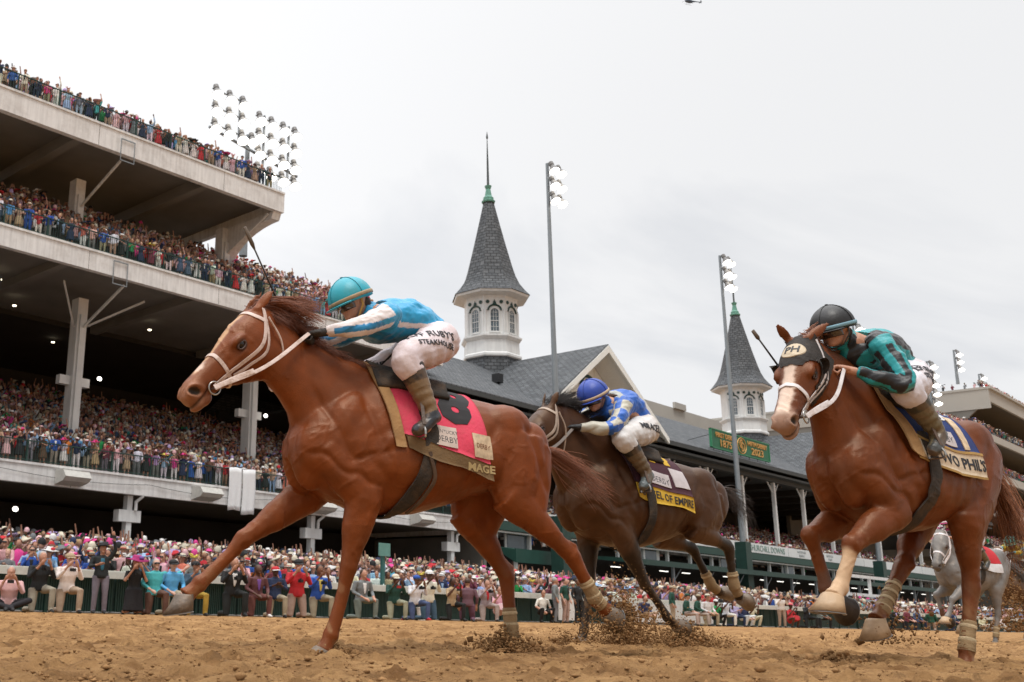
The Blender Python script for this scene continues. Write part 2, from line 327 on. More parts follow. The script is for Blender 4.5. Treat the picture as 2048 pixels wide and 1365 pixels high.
def cat_sag(p, q, s, n=10): return [np.array(p)+(np.array(q)-np.array(p))*t-np.array((0, 0, 4*s*t*(1-t))) for t in np.linspace(0, 1, n)]
def extr(b, poly, ax, a0, a1, m=None):   # polygon in the plane across axis ax
    k = len(poly)
    def P(u, v, w): return (w, u, v) if ax == 0 else ((u, w, v) if ax == 1 else (u, v, w))
    v = [P(u, q, a0) for u, q in poly]+[P(u, q, a1) for u, q in poly]
    f = [tuple(range(k)), tuple(range(2*k-1, k-1, -1))]+[(i, i+k, (i+1) % k+k, (i+1) % k) for i in range(k)]
    return b.add(v, f, m)
# ------------------------------------------------------------------ left grandstand
gs = thing('grandstand', 'three-deck concrete grandstand packed with spectators, stained pale fascias and green railings', 'grandstand', (20, 45, 0))
def P_(b, name, m, parent=gs, **k):
    o = b.build(name, m, parent, **k); o.matrix_parent_inverse = parent_inv(parent); return o
def parent_inv(p):
    return Matrix.Translation(p.location).inverted() if p.rotation_euler.z == 0 else (Matrix.Translation(p.location)@p.rotation_euler.to_matrix().to_4x4()).inverted()
XL = -12.
for z0, z1, x1, dp in ((5.77, 6.65, 60.4, 30.), (17.06, 18.07, 55.1, 12.), (24.05, 25.25, 39.8, 13.)):
    b = G(); b.box(XL, x1, FYA, FYA+.35, z0, z1); b.box(XL, x1, FYA-.06, FYA+.12, z1+.003, z1+.12)
    P_(b, 'fascia', CONC)
    b = G()
    for x in np.arange(XL+4, x1-1, 8.6): b.box(x-.012, x+.012, FYA-.004, FYA+.1, z0+.01, z1)
    P_(b, 'expansion_joints', mat('joint_dark', (.12, .11, .10), .9))
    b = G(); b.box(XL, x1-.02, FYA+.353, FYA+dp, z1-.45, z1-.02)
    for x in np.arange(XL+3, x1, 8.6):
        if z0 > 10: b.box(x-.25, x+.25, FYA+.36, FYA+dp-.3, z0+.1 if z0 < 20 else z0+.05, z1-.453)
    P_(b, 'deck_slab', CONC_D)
    r = railing('railing', XL, x1-.05, FYA+.2, z1+.12, gs); r.matrix_parent_inverse = parent_inv(gs)
    b = G(); b.box(x1-.35, x1, FYA+.353, FYA+dp, z0+.1, z1+.003); P_(b, 'end_fascia', CONC)
# curved bracket closing the top deck's end
b = G(); pts = [(45.2, 24.04), (45.36, 23.6)]+[(45.4+4.6*math.sin(t), 23.6-2.6*(1-math.cos(t))) for t in np.linspace(.15, 1.45, 9)]+[(50.2, 24.04)]
extr(b, pts, 0, 39.1, 39.75); P_(b, 'bracket', CONC)
for (xs, z0, z1, y, w) in (((29.0, 41.8), 6.65, 17.0, 50., .62), ((28.2, 39.0), 18.1, 24.0, 50., .62), ((17.0, 30.2, 43.3, 56.5), .5, 5.75, 45.6, .32)):
    for x in xs:
        b = G(); b.box(x-w/2, x+w/2, y-w*.6, y+w*.6, z0, z1)
        if z0 < 1: b.box(x-w*2.1, x+w*2.1, y-w*.8, y+w*.8, z1-1.35, z1-.75); b.tube([(x+w*.9, y-.3, z1-.75), (x+w*.9, y-.32, z1-.3), (x+w*1.7, y-.5, z1-.02), (x+w*1.7, y-.5, z1+.4)], .09, 8)
        else:
            b.box(x-w*.32, x+w*.32, y-w*.9, y-w*.6-.003, z0, z1-1)
            for sgn in ((-1, 1) if z0 < 10 else ()): b.bar((x+sgn*w*.5, y, z1-1.6), (x+sgn*2.6, y-2.6, z1-.05), .08, .10)
            b.bar((x, y-w*.5, z1-1.8), (x, 45.6, z1-.1), .10, .13)
        P_(b, 'column', WHITEP if z0 < 10 else CONC)
for x in (29.0, 41.8): b = G(); b.box(x-.95, x+.95, 49.9, 50.3, 12.0, 12.5); P_(b, 'crossarm', WHITEP)
for i in range(26): pass
b = G(); nr = 27
for i in range(nr): b.box(XL, 60.3, 46.6+i*.85, 46.6+(i+1)*.85+.01*(i % 2), 6.3, 6.66+i*.29)
P_(b, 'seating_tier', TIER)
b = G()
for i in range(8): b.box(XL, 55., 46.6+i*.8, 46.6+(i+1)*.8+.01*(i % 2), 17.8, 18.1+(i+1)*.50)
P_(b, 'seating_tier', TIER)
b = G()
for i in range(4): b.box(XL, 39.5, 46.6+i*.8, 46.6+(i+1)*.8+.01*(i % 2), 25.0, 25.3+(i+1)*.42)
P_(b, 'seating_tier', TIER)
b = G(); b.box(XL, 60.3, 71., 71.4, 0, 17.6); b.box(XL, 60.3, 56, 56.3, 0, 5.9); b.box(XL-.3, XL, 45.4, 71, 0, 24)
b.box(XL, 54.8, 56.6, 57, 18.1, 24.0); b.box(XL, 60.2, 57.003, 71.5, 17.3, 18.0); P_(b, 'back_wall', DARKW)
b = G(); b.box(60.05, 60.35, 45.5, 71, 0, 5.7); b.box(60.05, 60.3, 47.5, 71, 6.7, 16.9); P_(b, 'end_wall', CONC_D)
b = G()
for x, y in ((24, 50), (27, 54), (35.5, 52.5), (33, 60), (22.5, 53), (46, 55)): b.lathe((x, y, 16.98), [(.11, .05), (.11, 0)], 12)
P_(b, 'downlight', LAMPSOFT)
for x, y, z in ((30.2, 49.3, 12.5), (42.6, 49.3, 12.2), (24.2, 46.2, 4.6)):
    b = G(); b.ell((x, y, z), (.15, .09, .12)); P_(b, 'floodlight', LAMPON)
for x, z, k in [(26.2, 6.2, 1), (34.5, 6.2, 1), (43.2, 6.2, 1), (52.3, 6.15, 1), (17.8, 6.2, 1)]:
    b = G(); extr(b, [(44.97, z+.36), (44.2, z+.30), (43.95, z-.02), (44.2, z-.22), (44.97, z-.36)], 0, x-.72, x+.72); P_(b, 'loudspeaker', mat('pale_metal', (.55, .54, .5), .6))
for x, z in ((28.3, 17.4), (28.2, 24.4)):
    b = G()
    for a, c, d, e2 in ((x-.45, x-.42, z-.75, z+.45), (x+.42, x+.45, z-.75, z+.45)): b.box(a, c, 44.9, 44.95, d, e2)
    b.box(x-.45, x+.45, 44.9, 44.95, z-.8, z-.75); b.box(x-.45, x+.45, 44.9, 44.95, z+.45, z+.5); P_(b, 'conduit', STEEL)
b = G(); b.box(20.5, 22.3, 46.3, 47.4, 14.6, 16.0); b.box(20.7, 22.1, 46.2, 46.29, 14.7, 15.3); b.bar((21.4, 46.8, 16), (21.4, 46.8, 17.1), .08, .08); P_(b, 'loudspeaker', BLACKM)
b = G()
for x in np.arange(XL, 58, 8.6): b.tube(cat_sag((x, 44.93, 6.35), (x+8.6, 44.93, 6.35), .22), .012, 5)
P_(b, 'cable', BLACKM)
# towels hung over the rail
TOW = mat('white_towel', (.82, .83, .84), .9, .04, 8, .4, 60)
for i, (x0, x1, zb) in enumerate(((36.25, 37.15, 5.5), (37.25, 38.2, 5.35))):
    b = G(); xs = np.linspace(x0, x1, 9); zs = np.linspace(7.86, zb, 10)
    def pt(x, z, o): return (x+.03*math.sin(z*2+i), 44.88+o+.03*math.sin(x*14+i)*(7.9-z)*.5, z+.04*math.sin(x*5))
    R = [[pt(x, z, 0) for x in xs]+[pt(x, z, .02) for x in xs[::-1]] for z in zs]; b.rings(R)
    b.box(x0, x1, 44.9, 45.3, 7.855, 7.875)
    tag(b.build('towel', TOW, smooth=True), ['left of two white towels hanging over the lower deck railing', 'right and slightly lower white towel hanging over the lower deck railing'][i], 'towel', 'white towels over the railing')
# ------------------------------------------------------------------ twin-spire stand
ts = thing('clubhouse_stand', 'long slate-roofed stand with white columns, gables and a white sponsor banner', 'grandstand', (110, 45, 0))
T_ = lambda b, n, m, **k: P_(b, n, m, ts, **k)
X0, X1, EY, EZ, RY, RZ = 52., 185., 44.6, 15.8, 56.3, 22.3
sl_ = (RZ-EZ)/(RY-EY)
b = G()
for a, c in ((X0, X1),):
    b.add([(a, EY, EZ), (c, EY, EZ), (c, RY, RZ), (a, RY, RZ), (a, EY, EZ-.12), (c, EY, EZ-.12), (c, RY, RZ-.15), (a, RY, RZ-.15)], [(0, 1, 2, 3), (7, 6, 5, 4), (0, 4, 5, 1), (1, 5, 6, 2), (3, 7, 4, 0)])
    b.add([(a, RY, RZ), (c, RY, RZ), (c, 68.2, EZ), (a, 68.2, EZ)], [(0, 1, 2, 3)])
T_(b, 'main_roof', ROOF, uv=True)
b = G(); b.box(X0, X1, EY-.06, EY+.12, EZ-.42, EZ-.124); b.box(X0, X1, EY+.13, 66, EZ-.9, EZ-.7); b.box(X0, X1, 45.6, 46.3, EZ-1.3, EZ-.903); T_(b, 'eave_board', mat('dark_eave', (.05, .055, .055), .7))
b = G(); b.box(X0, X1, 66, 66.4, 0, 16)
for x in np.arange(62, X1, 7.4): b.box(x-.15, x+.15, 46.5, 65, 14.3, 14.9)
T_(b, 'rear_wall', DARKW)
b = G()
for i in range(20): b.box(61, 160, 46.2+i*.85, 46.2+(i+1)*.85+.01*(i % 2), 5.9, 6.9+i*.22)
T_(b, 'seating_tier', TIER)
for x in np.arange(66.1, 182, 7.4):
    b = G(); b.box(x-.17, x+.17, 45.83, 46.17, 6.9, 14.5); b.box(x-.24, x+.24, 45.8, 46.2, 14.1, 14.22)
    for s_ in (-1, 1): b.bar((x+s_*.2, 46, 13.4), (x+s_*1.4, 46, 14.6), .1, .1)
    T_(b, 'column', WHITEP)
def gable(xc, apex=True):
    b = G(); hw, ap, ez = 9.4, 22.55, 15.9; yf = 44.2
    for s_ in (-1, 1):
        b.add([(xc, yf, ap), (xc+s_*hw, yf, ez), (xc+s_*hw, 46, ez), (xc, 58.5, ap), (xc, yf, ap-.22), (xc+s_*hw, yf, ez-.22)], [(0, 1, 2, 3) if s_ > 0 else (3, 2, 1, 0), (0, 4, 5, 1) if s_ > 0 else (1, 5, 4, 0)])
    T_(b, 'gable_roof', ROOF, uv=True)
    b = G(); yw = 46.4
    b.add([(xc-8.6, yw, 15.9), (xc+8.6, yw, 15.9), (xc, yw, 22.0)], [(0, 1, 2)])
    for x in np.arange(-7.5, 7.6, 1.25): z = 22-abs(x)*.71; b.box(xc+x-.05, xc+x+.05, yw-.05, yw-.003, 15.9, z-.1)
    T_(b, 'gable_wall', mat('gable_white', (.80, .82, .78), .6, .05))
    b = G()
    for s_ in (-1, 1):
        b.add([(xc, yf-.05, ap-.1), (xc+s_*hw, yf-.05, ez-.1), (xc+s_*hw, yf-.05, ez-.62), (xc, yf-.05, ap-.72), (xc, yf+.12, ap-.1), (xc+s_*hw, yf+.12, ez-.1), (xc+s_*hw, yf+.12, ez-.62), (xc, yf+.12, ap-.72)], [(0, 3, 2, 1), (4, 5, 6, 7), (3, 7, 6, 2), (0, 1, 5, 4)])
        b.add([(xc, yf+.12, ap-.5), (xc+s_*hw, yf+.12, ez-.4), (xc+s_*(hw-.3), yw, ez-.4), (xc, yw, ap-.5)], [(0, 1, 2, 3)])
    T_(b, 'bargeboard', mat('gable_white2', (.80, .82, .79), .6, .05))
    b = G()
    for x, z in ((-5.2, 17.3), (-3.7, 18.3), (-2.2, 19.3), (-.9, 19.2), (2.2, 19.3), (3.7, 18.3), (5.2, 17.3)): b.cbox((xc+x, yw-.1, z), (.32, 0, .1), (0, .03, 0), (.05, 0, .26))
    b.tube([(xc+1.1*math.cos(t), yw-.12, 19.0+1.1*math.sin(t)) for t in np.linspace(0, math.pi, 12)], .14, 6); b.lathe((0, 0, 0), [(.01, 0), (.02, 0)], 3)
    b.ell((xc, yw-.1, 20.9), (.34, .05, .34)); T_(b, 'ornament', GREENP)
gable(75.9); gable(128.3)
for x, y in ((67.5, 49.5), (117, 49.5)):
    b = G(); b.box(x-.3, x+.3, y-.4, y+.3, EZ+(y-EY)*sl_, EZ+(y-EY)*sl_+.75); T_(b, 'roof_vent', BLACKM)
# balcony banner, windows and lean-to canopy below
b = G(); b.box(60.5, 158, 44.9, 45.0, 6.84, 7.74); 
T_(b, 'banner', BANNER)
b = G(); b.box(60.5, 184, 44.93, 45.6, 6.2, 6.838); b.box(60.5, 184, 45.003, 45.2, 6.85, 7.7); b.box(60.5, 184, 44.7, 45.7, 6.15, 6.2); T_(b, 'green_fascia', mat('fascia_green', (.03, .075, .06), .6, .1))
b = G(); b.box(60.6, 160, 44.86, 44.92, 5.98, 6.1); 
for x in np.arange(61.2, 160, 4.1): b.box(x-.12, x+.12, 45.2, 45.45, 4.9, 6.15)
for x in (64.8, 84, 98.2, 112): b.box(x-2.2, x+.8, 45.5, 45.6, 4.9, 6.1)
T_(b, 'white_trim', WHITEP)
for x in (64.0, 83, 97.4, 111.2): b = G(); b.box(x-1.2, x+1.2, 45.44, 45.495, 5.0, 6.0); T_(b, 'window', GLASS)
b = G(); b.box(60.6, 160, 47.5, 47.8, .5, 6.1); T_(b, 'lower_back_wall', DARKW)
b = G()
extr(b, [(40.6, 4.62), (46.5, 5.05), (46.5, 4.9), (40.6, 4.3)], 0, 70.5, 160); b.box(70.5, 160, 40.5, 40.6, 4.25, 4.66); T_(b, 'canopy', GREENP)
b = G()
for x in np.arange(72, 160, 3.7):
    for yy in (42.6,): b.box(x, x+1.3, yy, yy+.09, 4.04, 4.1)
T_(b, 'tube_light', LAMPW)
b = G()
for x in np.arange(73, 160, 5.6): b.box(x-.1, x+.1, 41.0, 41.2, .5, 4.4); b.bar((x+.1, 41.1, 3.3), (x+1.3, 41.1, 4.2), .06, .06)
T_(b, 'post', STEEL)
b = G(); extr(b, [(43.4, 4.75), (45.2, 5.0), (45.2, 4.9), (43.4, 3.85)], 0, 60.8, 70.4); b.box(60.8, 70.4, 43.3, 43.4, 3.85, 4.8); T_(b, 'awning', GREEN2)
b = G(); b.box(61.2, 61.4, 43.6, 43.8, 1, 4); b.box(67.2, 67.35, 43.6, 43.8, 1, 4); T_(b, 'awning_post', WHITEP)
txm = mat('banner_text_green', (.16, .26, .22), .6); txg = mat('banner_text_grey', (.42, .45, .46), .6)
text_obj('lettering', 'CHURCHILL DOWNS', .82, txm, ts, (105.2, 44.88, 7.27), (1, 0, 0), (0, 0, 1), .01, 0, 1.05).matrix_parent_inverse = parent_inv(ts)
for x, s1, s2 in ((65.4, 'WOODFORD', 'RESERVE'), (83.6, 'WOODFORD', 'RESERVE'), (113.5, 'WOODFORD', 'RESERVE'), (121, 'KENTUCKY', 'DERBY'), (136, 'WOODFORD', 'RESERVE'), (146, 'KENTUCKY', 'DERBY')):
    for s_, z in ((s1, 7.46), (s2, 7.09)): text_obj('lettering', s_, .36, txg, ts, (x, 44.88, z), (1, 0, 0), (0, 0, 1), .008).matrix_parent_inverse = parent_inv(ts)
b = G()
for x in (96, 110.2, 117, 125, 131, 141, 151): b.box(x-.02, x+.02, 44.88, 44.897, 6.86, 7.72)
T_(b, 'banner_seam', txg)
# the sign on the eave
sg = thing('roof_sign', 'green board reading FIRST DERBY 1875, 149TH DERBY 2023 in gold on the slate roof', 'sign', (101.5, 45, 16.3))
SGN = mat('sign_green', (.012, .13, .06), .5, .08, 1)
b = G(); b.box(95.1, 107.8, 44.95, 45.12, 16.35, 18.08); P_(b, 'board', SGN, sg)
b = G()
for a, c, d, e2 in ((95.02, 107.88, 16.27, 16.35), (95.02, 107.88, 18.08, 18.16), (95.02, 95.1, 16.27, 18.16), (107.8, 107.88, 16.27, 18.16)): b.box(a, c, 44.9, 45.15, d, e2)
P_(b, 'frame', mat('sign_frame', (.04, .25, .12), .5), sg)
b = G()
for x in np.arange(95.6, 108, 1.9): b.bar((x, 45.05, 16.3), (x, 45.05, 15.85), .05, .05)
b.bar((94.4, 45.03, 16.02), (109.3, 45.03, 16.02), .06, .06)
for x in (95.3, 107.6): b.bar((x, 45.1, 17.6), (x-1.8, 46.6, 16.9), .05, .05)
P_(b, 'bracket', BLACKM, sg)
for s_, x, z, q, w in (('FIRST DERBY', 98.0, 17.62, .66, 1.12), ('1875', 97.9, 16.86, .98, 1.35), ('149TH DERBY', 104.9, 17.62, .66, 1.12), ('2023', 104.9, 16.86, .98, 1.45), ('C', 101.25, 17.3, 1.35, .8), ('D', 101.65, 17.05, 1.35, .8)):
    text_obj('lettering', s_, q, GOLD, sg, (x, 44.9, z), (1, 0, 0), (0, 0, 1), .03, .012, w).matrix_parent_inverse = parent_inv(sg)
b = G(); b.tube([(101.45+.95*math.cos(t), 44.92, 17.2+.78*math.sin(t)) for t in np.linspace(0, 2*math.pi, 25)], .05, 6, cap=False); P_(b, 'ring', GOLD, sg)
# ------------------------------------------------------------------ spires
def spire(xc, yc, label):
    sp = thing('spire', label, 'spire', (xc, yc, 19), 0, 'twin spires above the slate roof'); T = lambda b, n, m, **k: P_(b, n, m, sp, **k)
    c = (xc, yc, 0); o8 = math.pi/8
    b = G(); b.lathe(c, [(3.3, 18.5), (2.75, 21.4), (2.62, 22.9)], 8, ang0=o8); T(b, 'shingled_skirt', ROOF, uv=True)
    b = G(); b.lathe(c, [(2.72, 22.85), (2.8, 22.95), (2.8, 23.15), (2.62, 23.3), (2.58, 24.45), (2.66, 24.5), (2.86, 24.75), (2.86, 24.9), (2.52, 24.95), (2.50, 28.6)], 8, ang0=o8); T(b, 'drum', WHITEP)
    b = G(); b.lathe(c, [(2.45, 28.3), (2.6, 28.6), (3.35, 28.72), (3.55, 28.74), (3.62, 28.95), (3.4, 29.0)], 8, ang0=o8); T(b, 'cornice', WHITEP)
    prof = [(3.66, 28.98)]+[(.42+3.2*(1-t)**1.0*((1-t)**1.6*.42+.58) - .0, 28.98+(38.75-28.98)*t) for t in np.linspace(.03, 1, 14)]
    b = G(); b.lathe(c, [(3.72, 28.97), (3.25, 29.5), (2.78, 30.15), (2.42, 30.95), (2.14, 31.9), (1.55, 34.2), (1.0, 36.5), (.48, 38.75)], 8, ang0=o8); T(b, 'spire_roof', ROOF, uv=True)
    b = G(); b.lathe(c, [(.62, 38.6), (.66, 38.75), (.5, 38.85), (.5, 39.1), (.34, 39.3), (.22, 40.0), (.3, 40.2), (.34, 40.35), (.2, 40.4)], 12); T(b, 'copper_cap', COPPER)
    b = G(); b.lathe(c, [(.12, 40.4), (.09, 43), (.035, 45.3), (.1, 45.4), (.1, 45.55), (.01, 46.1)], 8); T(b, 'finial', mat('finial_dark', (.06, .07, .07), .5))
    A = 2.5*math.cos(math.pi/8)
    for kf in range(8):
        an = kf*math.pi/4+math.pi/2; nn = np.array((math.cos(an), math.sin(an), 0)); uu = np.array((-nn[1], nn[0], 0)); zz = np.array((0, 0, 1.))
        if nn[1] > .5: continue
        P = lambda u, z, d=0: np.array((xc, yc, 0))+nn*(A+d)+uu*u+zz*z
        b = G(); arch = [(.36*math.cos(t), 27.0+.36*math.sin(t)) for t in np.linspace(0, math.pi, 11)]
        pane = [(-.36, 25.25), (.36, 25.25)]+arch
        b.add([P(u, z, .02) for u, z in pane], [tuple(range(len(pane)))]); w = T(b, 'window', GLASS)
        b = G(); pts = [P(-.42, 25.1, .05)]+[P(-.42*math.cos(math.pi-t)*-1 if 0 else .42*math.cos(t), 27.0+.42*math.sin(t), .05) for t in np.linspace(math.pi, 0, 11)]+[P(.42, 25.1, .05)]
        b.tube(pts, .06, 4); b.bar(P(-.5, 25.12, .06), P(.5, 25.12, .06), .12, .1); b.bar(P(-.36, 26.2, .04), P(.36, 26.2, .04), .05, .06)
        for u in (-.12, .12): b.bar(P(u, 25.2, .035), P(u, 27.3, .035), .025, .025)
        for z in (25.65, 26.6, 27.0): b.bar(P(-.36, z, .035), P(.36, z, .035), .02, .025)
        for s_ in (-1, 1): b.bar(P(s_*.84, 24.95, .02), P(s_*.84, 27.3, .02), .16, .14); b.bar(P(s_*.84, 27.3, .03), P(s_*.5, 27.3, .03), .1, .1)
        b.bar(P(-.8, 23.45, .06), P(.8, 23.45, .06), .05, .05); b.bar(P(-.8, 24.3, .05), P(.8, 24.3, .05), .05, .05)
        f = b.build('window_frame', WHITEP, sp); f.matrix_parent_inverse = parent_inv(sp)
        b = G(); b.tube([P(.6*math.cos(t), 27.15+.55*math.sin(t), .07) for t in np.linspace(0.05, math.pi-.05, 12)], .085, 5)
        for u, z, r in ((-.62, 28.0, .17), (.62, 28.0, .17), (0, 27.95, .13)):
            b.tube([P(u, z, .02), P(u, z, .09)], r, 10)
        b.add([P(-.2, 27.75, .1), P(.2, 27.75, .1), P(.1, 27.95, .1), P(0, 28.25, .1), P(-.1, 27.95, .1)], [(0, 1, 2, 3, 4)])
        T(b, 'arch_ornament', GREENP)
spire(75.9, 56.2, 'nearer and taller-looking white octagonal spire with grey shingled cone and long finial')
spire(128.3, 56.3, 'farther spire of the pair, behind the green derby sign and a light pole')
# ------------------------------------------------------------------ far modern stand
fs = thing('modern_stand', 'tall beige four-level stand far down the track with crowded balconies', 'grandstand', (195, 45, 0))
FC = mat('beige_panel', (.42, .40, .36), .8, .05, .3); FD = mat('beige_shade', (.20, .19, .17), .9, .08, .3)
Q_ = lambda b, n, m, **k: P_(b, n, m, fs, **k)
b = G(); b.box(195.6, 300, 45, 45.4, 36.3, 38.4); b.box(195.6, 300, 44.6, 45.3, 38.403, 38.8); b.box(195.2, 195.6, 44.6, 112, 38.4, 38.8)
b.box(195.3, 195.6, 45, 112, 35.2, 38.4); b.box(195.9, 300, 60, 61, 28, 38.4); Q_(b, 'parapet', FC)
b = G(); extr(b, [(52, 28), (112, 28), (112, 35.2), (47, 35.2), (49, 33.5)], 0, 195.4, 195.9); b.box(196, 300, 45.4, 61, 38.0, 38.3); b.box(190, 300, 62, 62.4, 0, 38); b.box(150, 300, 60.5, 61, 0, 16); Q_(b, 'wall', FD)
for x0, z0, z1 in ((184.5, 29.45, 30.6), (184.5, 23.1, 24.35), (184.5, 17.15, 18.28), (184.5, 11, 12.1)):
    b = G(); b.box(x0, 300, 45, 45.4, z0, z1); b.box(x0, x0+.4, 45.4, 62, z0, z1); Q_(b, 'deck_fascia', FC)
    b = G(); b.box(x0+.4, 300, 45.4, 62, z1-.5, z1-.02)
    for i in range(7): b.box(x0+.4, 300, 46+i*.9, 46.9+i*.9, z1-.3, z1+.4*i)
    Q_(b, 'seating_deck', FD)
    r = railing('railing', x0, 300, 45.2, z1, fs, step=.5); r.matrix_parent_inverse = parent_inv(fs)
b = G(); b.box(140, 195.2, 88, 112, 30, 37.0); b.box(172, 176, 87.5, 88, 36.9, 38.0); Q_(b, 'rear_block', FC)
# ------------------------------------------------------------------ floodlight towers
def lights(parent, x, y, zt, rows, cols, sp=.95, sc=1.0, yoff=0, lit=None):
    for r_ in range(rows):
        b = G(); b.bar((x-.25, y, zt-r_*1.25*sc), (x+(cols-1)*sp*sc+.3, y, zt-r_*1.25*sc), .08, .08); P_(b, 'crossarm', STEEL, parent)
        for c in range(cols):
            xx, zz = x+c*sp*sc, zt-r_*1.25*sc; d = np.array((-.10, -.42, -.90)); d /= np.linalg.norm(d); o = np.array((xx, y-.15, zz-.05))
            b = G(); b.tube([o-d*.12*sc, o, o+d*.2*sc, o+d*.42*sc, o+d*.6*sc], [.08*sc, .17*sc, .24*sc, .36*sc, .42*sc], 12, cap=False)
            b.tube([o-d*.42*sc, o-d*.38*sc, o-d*.1*sc, o], [.06*sc, .19*sc, .20*sc, .15*sc], 10)
            bl = P_(b, 'lamp_shade', mat('lamp_shade_alu', (.16, .155, .15), .5, .05), parent)
            b = G(); b.tube([o+d*.50*sc, o+d*.60*sc], [.34*sc, .38*sc], 12); P_(b, 'lamp_glass', LAMPON, parent)
def light_tower(x, y, zb, zt, label, rows=3, cols=2, base=True, sc=1., r0=.27):
    t = thing('floodlight_tower', label, 'floodlight tower', (x, y, zb), 0, 'floodlight towers along the stands')
    b = G(); b.tube([(x, y, zb), (x, y, zt*.5+zb*.5), (x, y, zt+.3)], [r0, r0*.75, r0*.45], 12); P_(b, 'pole', STEEL, t)
    if base: b = G(); b.box(x-.55, x+.55, y-.5, y+.5, zb, 7.2); P_(b, 'base_box', GREENP, t)
    lights(t, x, y-.3, zt, rows, cols, .95, sc); return t
light_tower(64.4, 42, 1.4, 34.2, 'tall steel pole with blazing lamps just right of the nearer spire')
light_tower(93.4, 42, 1.4, 34.1, 'tall steel pole with lit lamps beside the farther spire')
light_tower(127.2, 42, 1.4, 34.4, 'steel floodlight pole seen between the legs of the right-hand horse')
light_tower(153.5, 42, 1.4, 34.6, 'steel floodlight pole rising behind the rider in teal and black', rows=5)
light_tower(190.5, 48, 38.8, 44.2, 'short lamp mast at the corner of the far modern stand', base=False)
light_tower(212, 50, 38.8, 44.2, 'short lamp mast farther along the far modern stand roof', base=False)
lt = light_tower(43.2, 53., 24, 32.9, 'huge bank of blazing floodlights over the top deck crowd', rows=1, cols=1, base=False, sc=1.0, r0=.3)
lights(lt, 39.6, 52.4, 35.2, 3, 3, 1.15, 1.05); lights(lt, 43.6, 52.4, 34.6, 4, 4, 1.1, 1.05)
b = G()
for x, z0, z1 in ((39.6, 32.2, 35.5), (41.9, 32.2, 35.5), (44.2, 30.4, 34.9), (46.6, 30.4, 34.9)): b.bar((x, 52.45, z0), (x, 52.45, z1), .12, .12)
b.bar((39.3, 52.5, 32.3), (47.6, 52.5, 31.2), .14, .14); P_(b, 'lamp_frame', STEEL, lt)
# ------------------------------------------------------------------ fence along the track
fe = thing('rail_fence', 'white-topped track fence with dark green slatted panels', 'fence', (30, 25.5, 0))
RAILM = mat('rail_white', (.62, .62, .56), .45, .06, 3, dirt=(.3, .25, .18), dirt_scale=4, dirt_amt=.3)
b = G(); b.box(-20, 200, 25.33, 25.55, 1.02, 1.17); b.box(-20, 200, 25.28, 25.33-.003, .95, 1.14); P_(b, 'top_rail', RAILM, fe)
for x in np.arange(-19, 130, 3.05): b = G(); b.box(x-.045, x+.045, 25.56, 25.66, 0, 1.02); P_(b, 'post', GREENP, fe)
MESHG = mat('mesh_green', (.012, .05, .042), .55, .15)
b = G(); b.box(-20, 200, 25.66, 25.68, .05, .97); P_(b, 'backing_panel', mat('mesh_dark', (.02, .05, .045), .8, .4, 9), fe)
b = G()
for x in np.arange(-5, 70, .075):
    if random.random() < .93: b.box(x, x+.052, 25.60, 25.63, .06, .96)
P_(b, 'slats', MESHG, fe)
for x0, x1 in ((38.3, 39.6), (44.3, 52)): b = G(); b.box(x0, x1, 25.2, 25.25, .12, .95); P_(b, 'white_board', WHITEP, fe)
sp_ = thing('sign_post', 'green post with a small square sign rising above the crowd', 'sign', (28.15, 25.85, 0))
b = G(); b.box(28.08, 28.22, 25.8, 25.9, 0, 2.62); P_(b, 'post', mat('post_teal', (.03, .12, .11), .5), sp_)
b = G(); b.box(27.86, 28.44, 25.74, 25.79, 2.2, 2.66); P_(b, 'sign_plate', mat('plate_teal', (.12, .28, .25), .5), sp_)
b = G(); extr(b, [(26, .02), (46, 1.9), (46, -.2), (26, -.2)], 0, -30, 300); o = b.build('apron_paving', mat('apron_concrete', (.25, .24, .22), .9, .1, .5)); tag(o, kind='structure')
sb = thing('starting_gate_rail', 'white tubular barrier standing above the far crowd', 'barrier', (95, 33, 1))
b = G()
for x in (92, 97, 102.): b.box(x-.12, x+.12, 32.9, 33.1, .5, 4.3)
for z in (2.7, 4.2): b.box(91.9, 102.1, 32.88, 33.12, z-.12, z+.12)
P_(b, 'frame', WHITEP, sb)
bk = thing('bucket', 'white plastic bucket by a crouching man in green at the fence', 'bucket', (29.2, 24.9, 0))
b = G(); b.lathe((29.2, 24.9, 0), [(.15, .0), (.2, .42), (.215, .42), (.215, .45), (.19, .45), (.19, .4)], 20); P_(b, 'tub', mat('bucket_white', (.75, .75, .72), .4), bk)
# helicopter far overhead
hd = CAMP+(_fw+_R*(1378-CX)/F-_U*(3-CY)/F)*700
he = thing('helicopter', 'small dark helicopter hovering high in the cloudy sky', 'helicopter', tuple(hd), math.radians(150))
b = G(); b.ell((0, 0, 0), (3.2, 1.3, 1.25), 14, 10); b.tube([(-2.4, 0, .2), (-5, 0, .55), (-9, 0, .8)], [.7, .35, .18], 8); b.build('fuselage', mat('heli_blue', (.05, .07, .1), .4), he, smooth=True)
b = G(); b.cbox((-9.2, 0, 1.2), (.35, 0, .5), (0, .05, 0), (-.2, 0, .9)); b.cbox((-8.6, 0, .8), (.4, 0, 0), (0, 1.3, 0), (0, 0, .04)); b.build('tail_fin', mat('heli_blue'), he)
b = G(); b.tube([(0, 0, 1.2), (0, 0, 1.9)], .12, 8)
for a in np.arange(4)*math.pi/2+.4: b.cbox((2.6*math.cos(a), 2.6*math.sin(a), 1.9), (2.5*math.cos(a), 2.5*math.sin(a), 0), (-.12*math.sin(a), .12*math.cos(a), 0), (0, 0, .02))
b.build('rotor', BLACKM, he)
b = G()
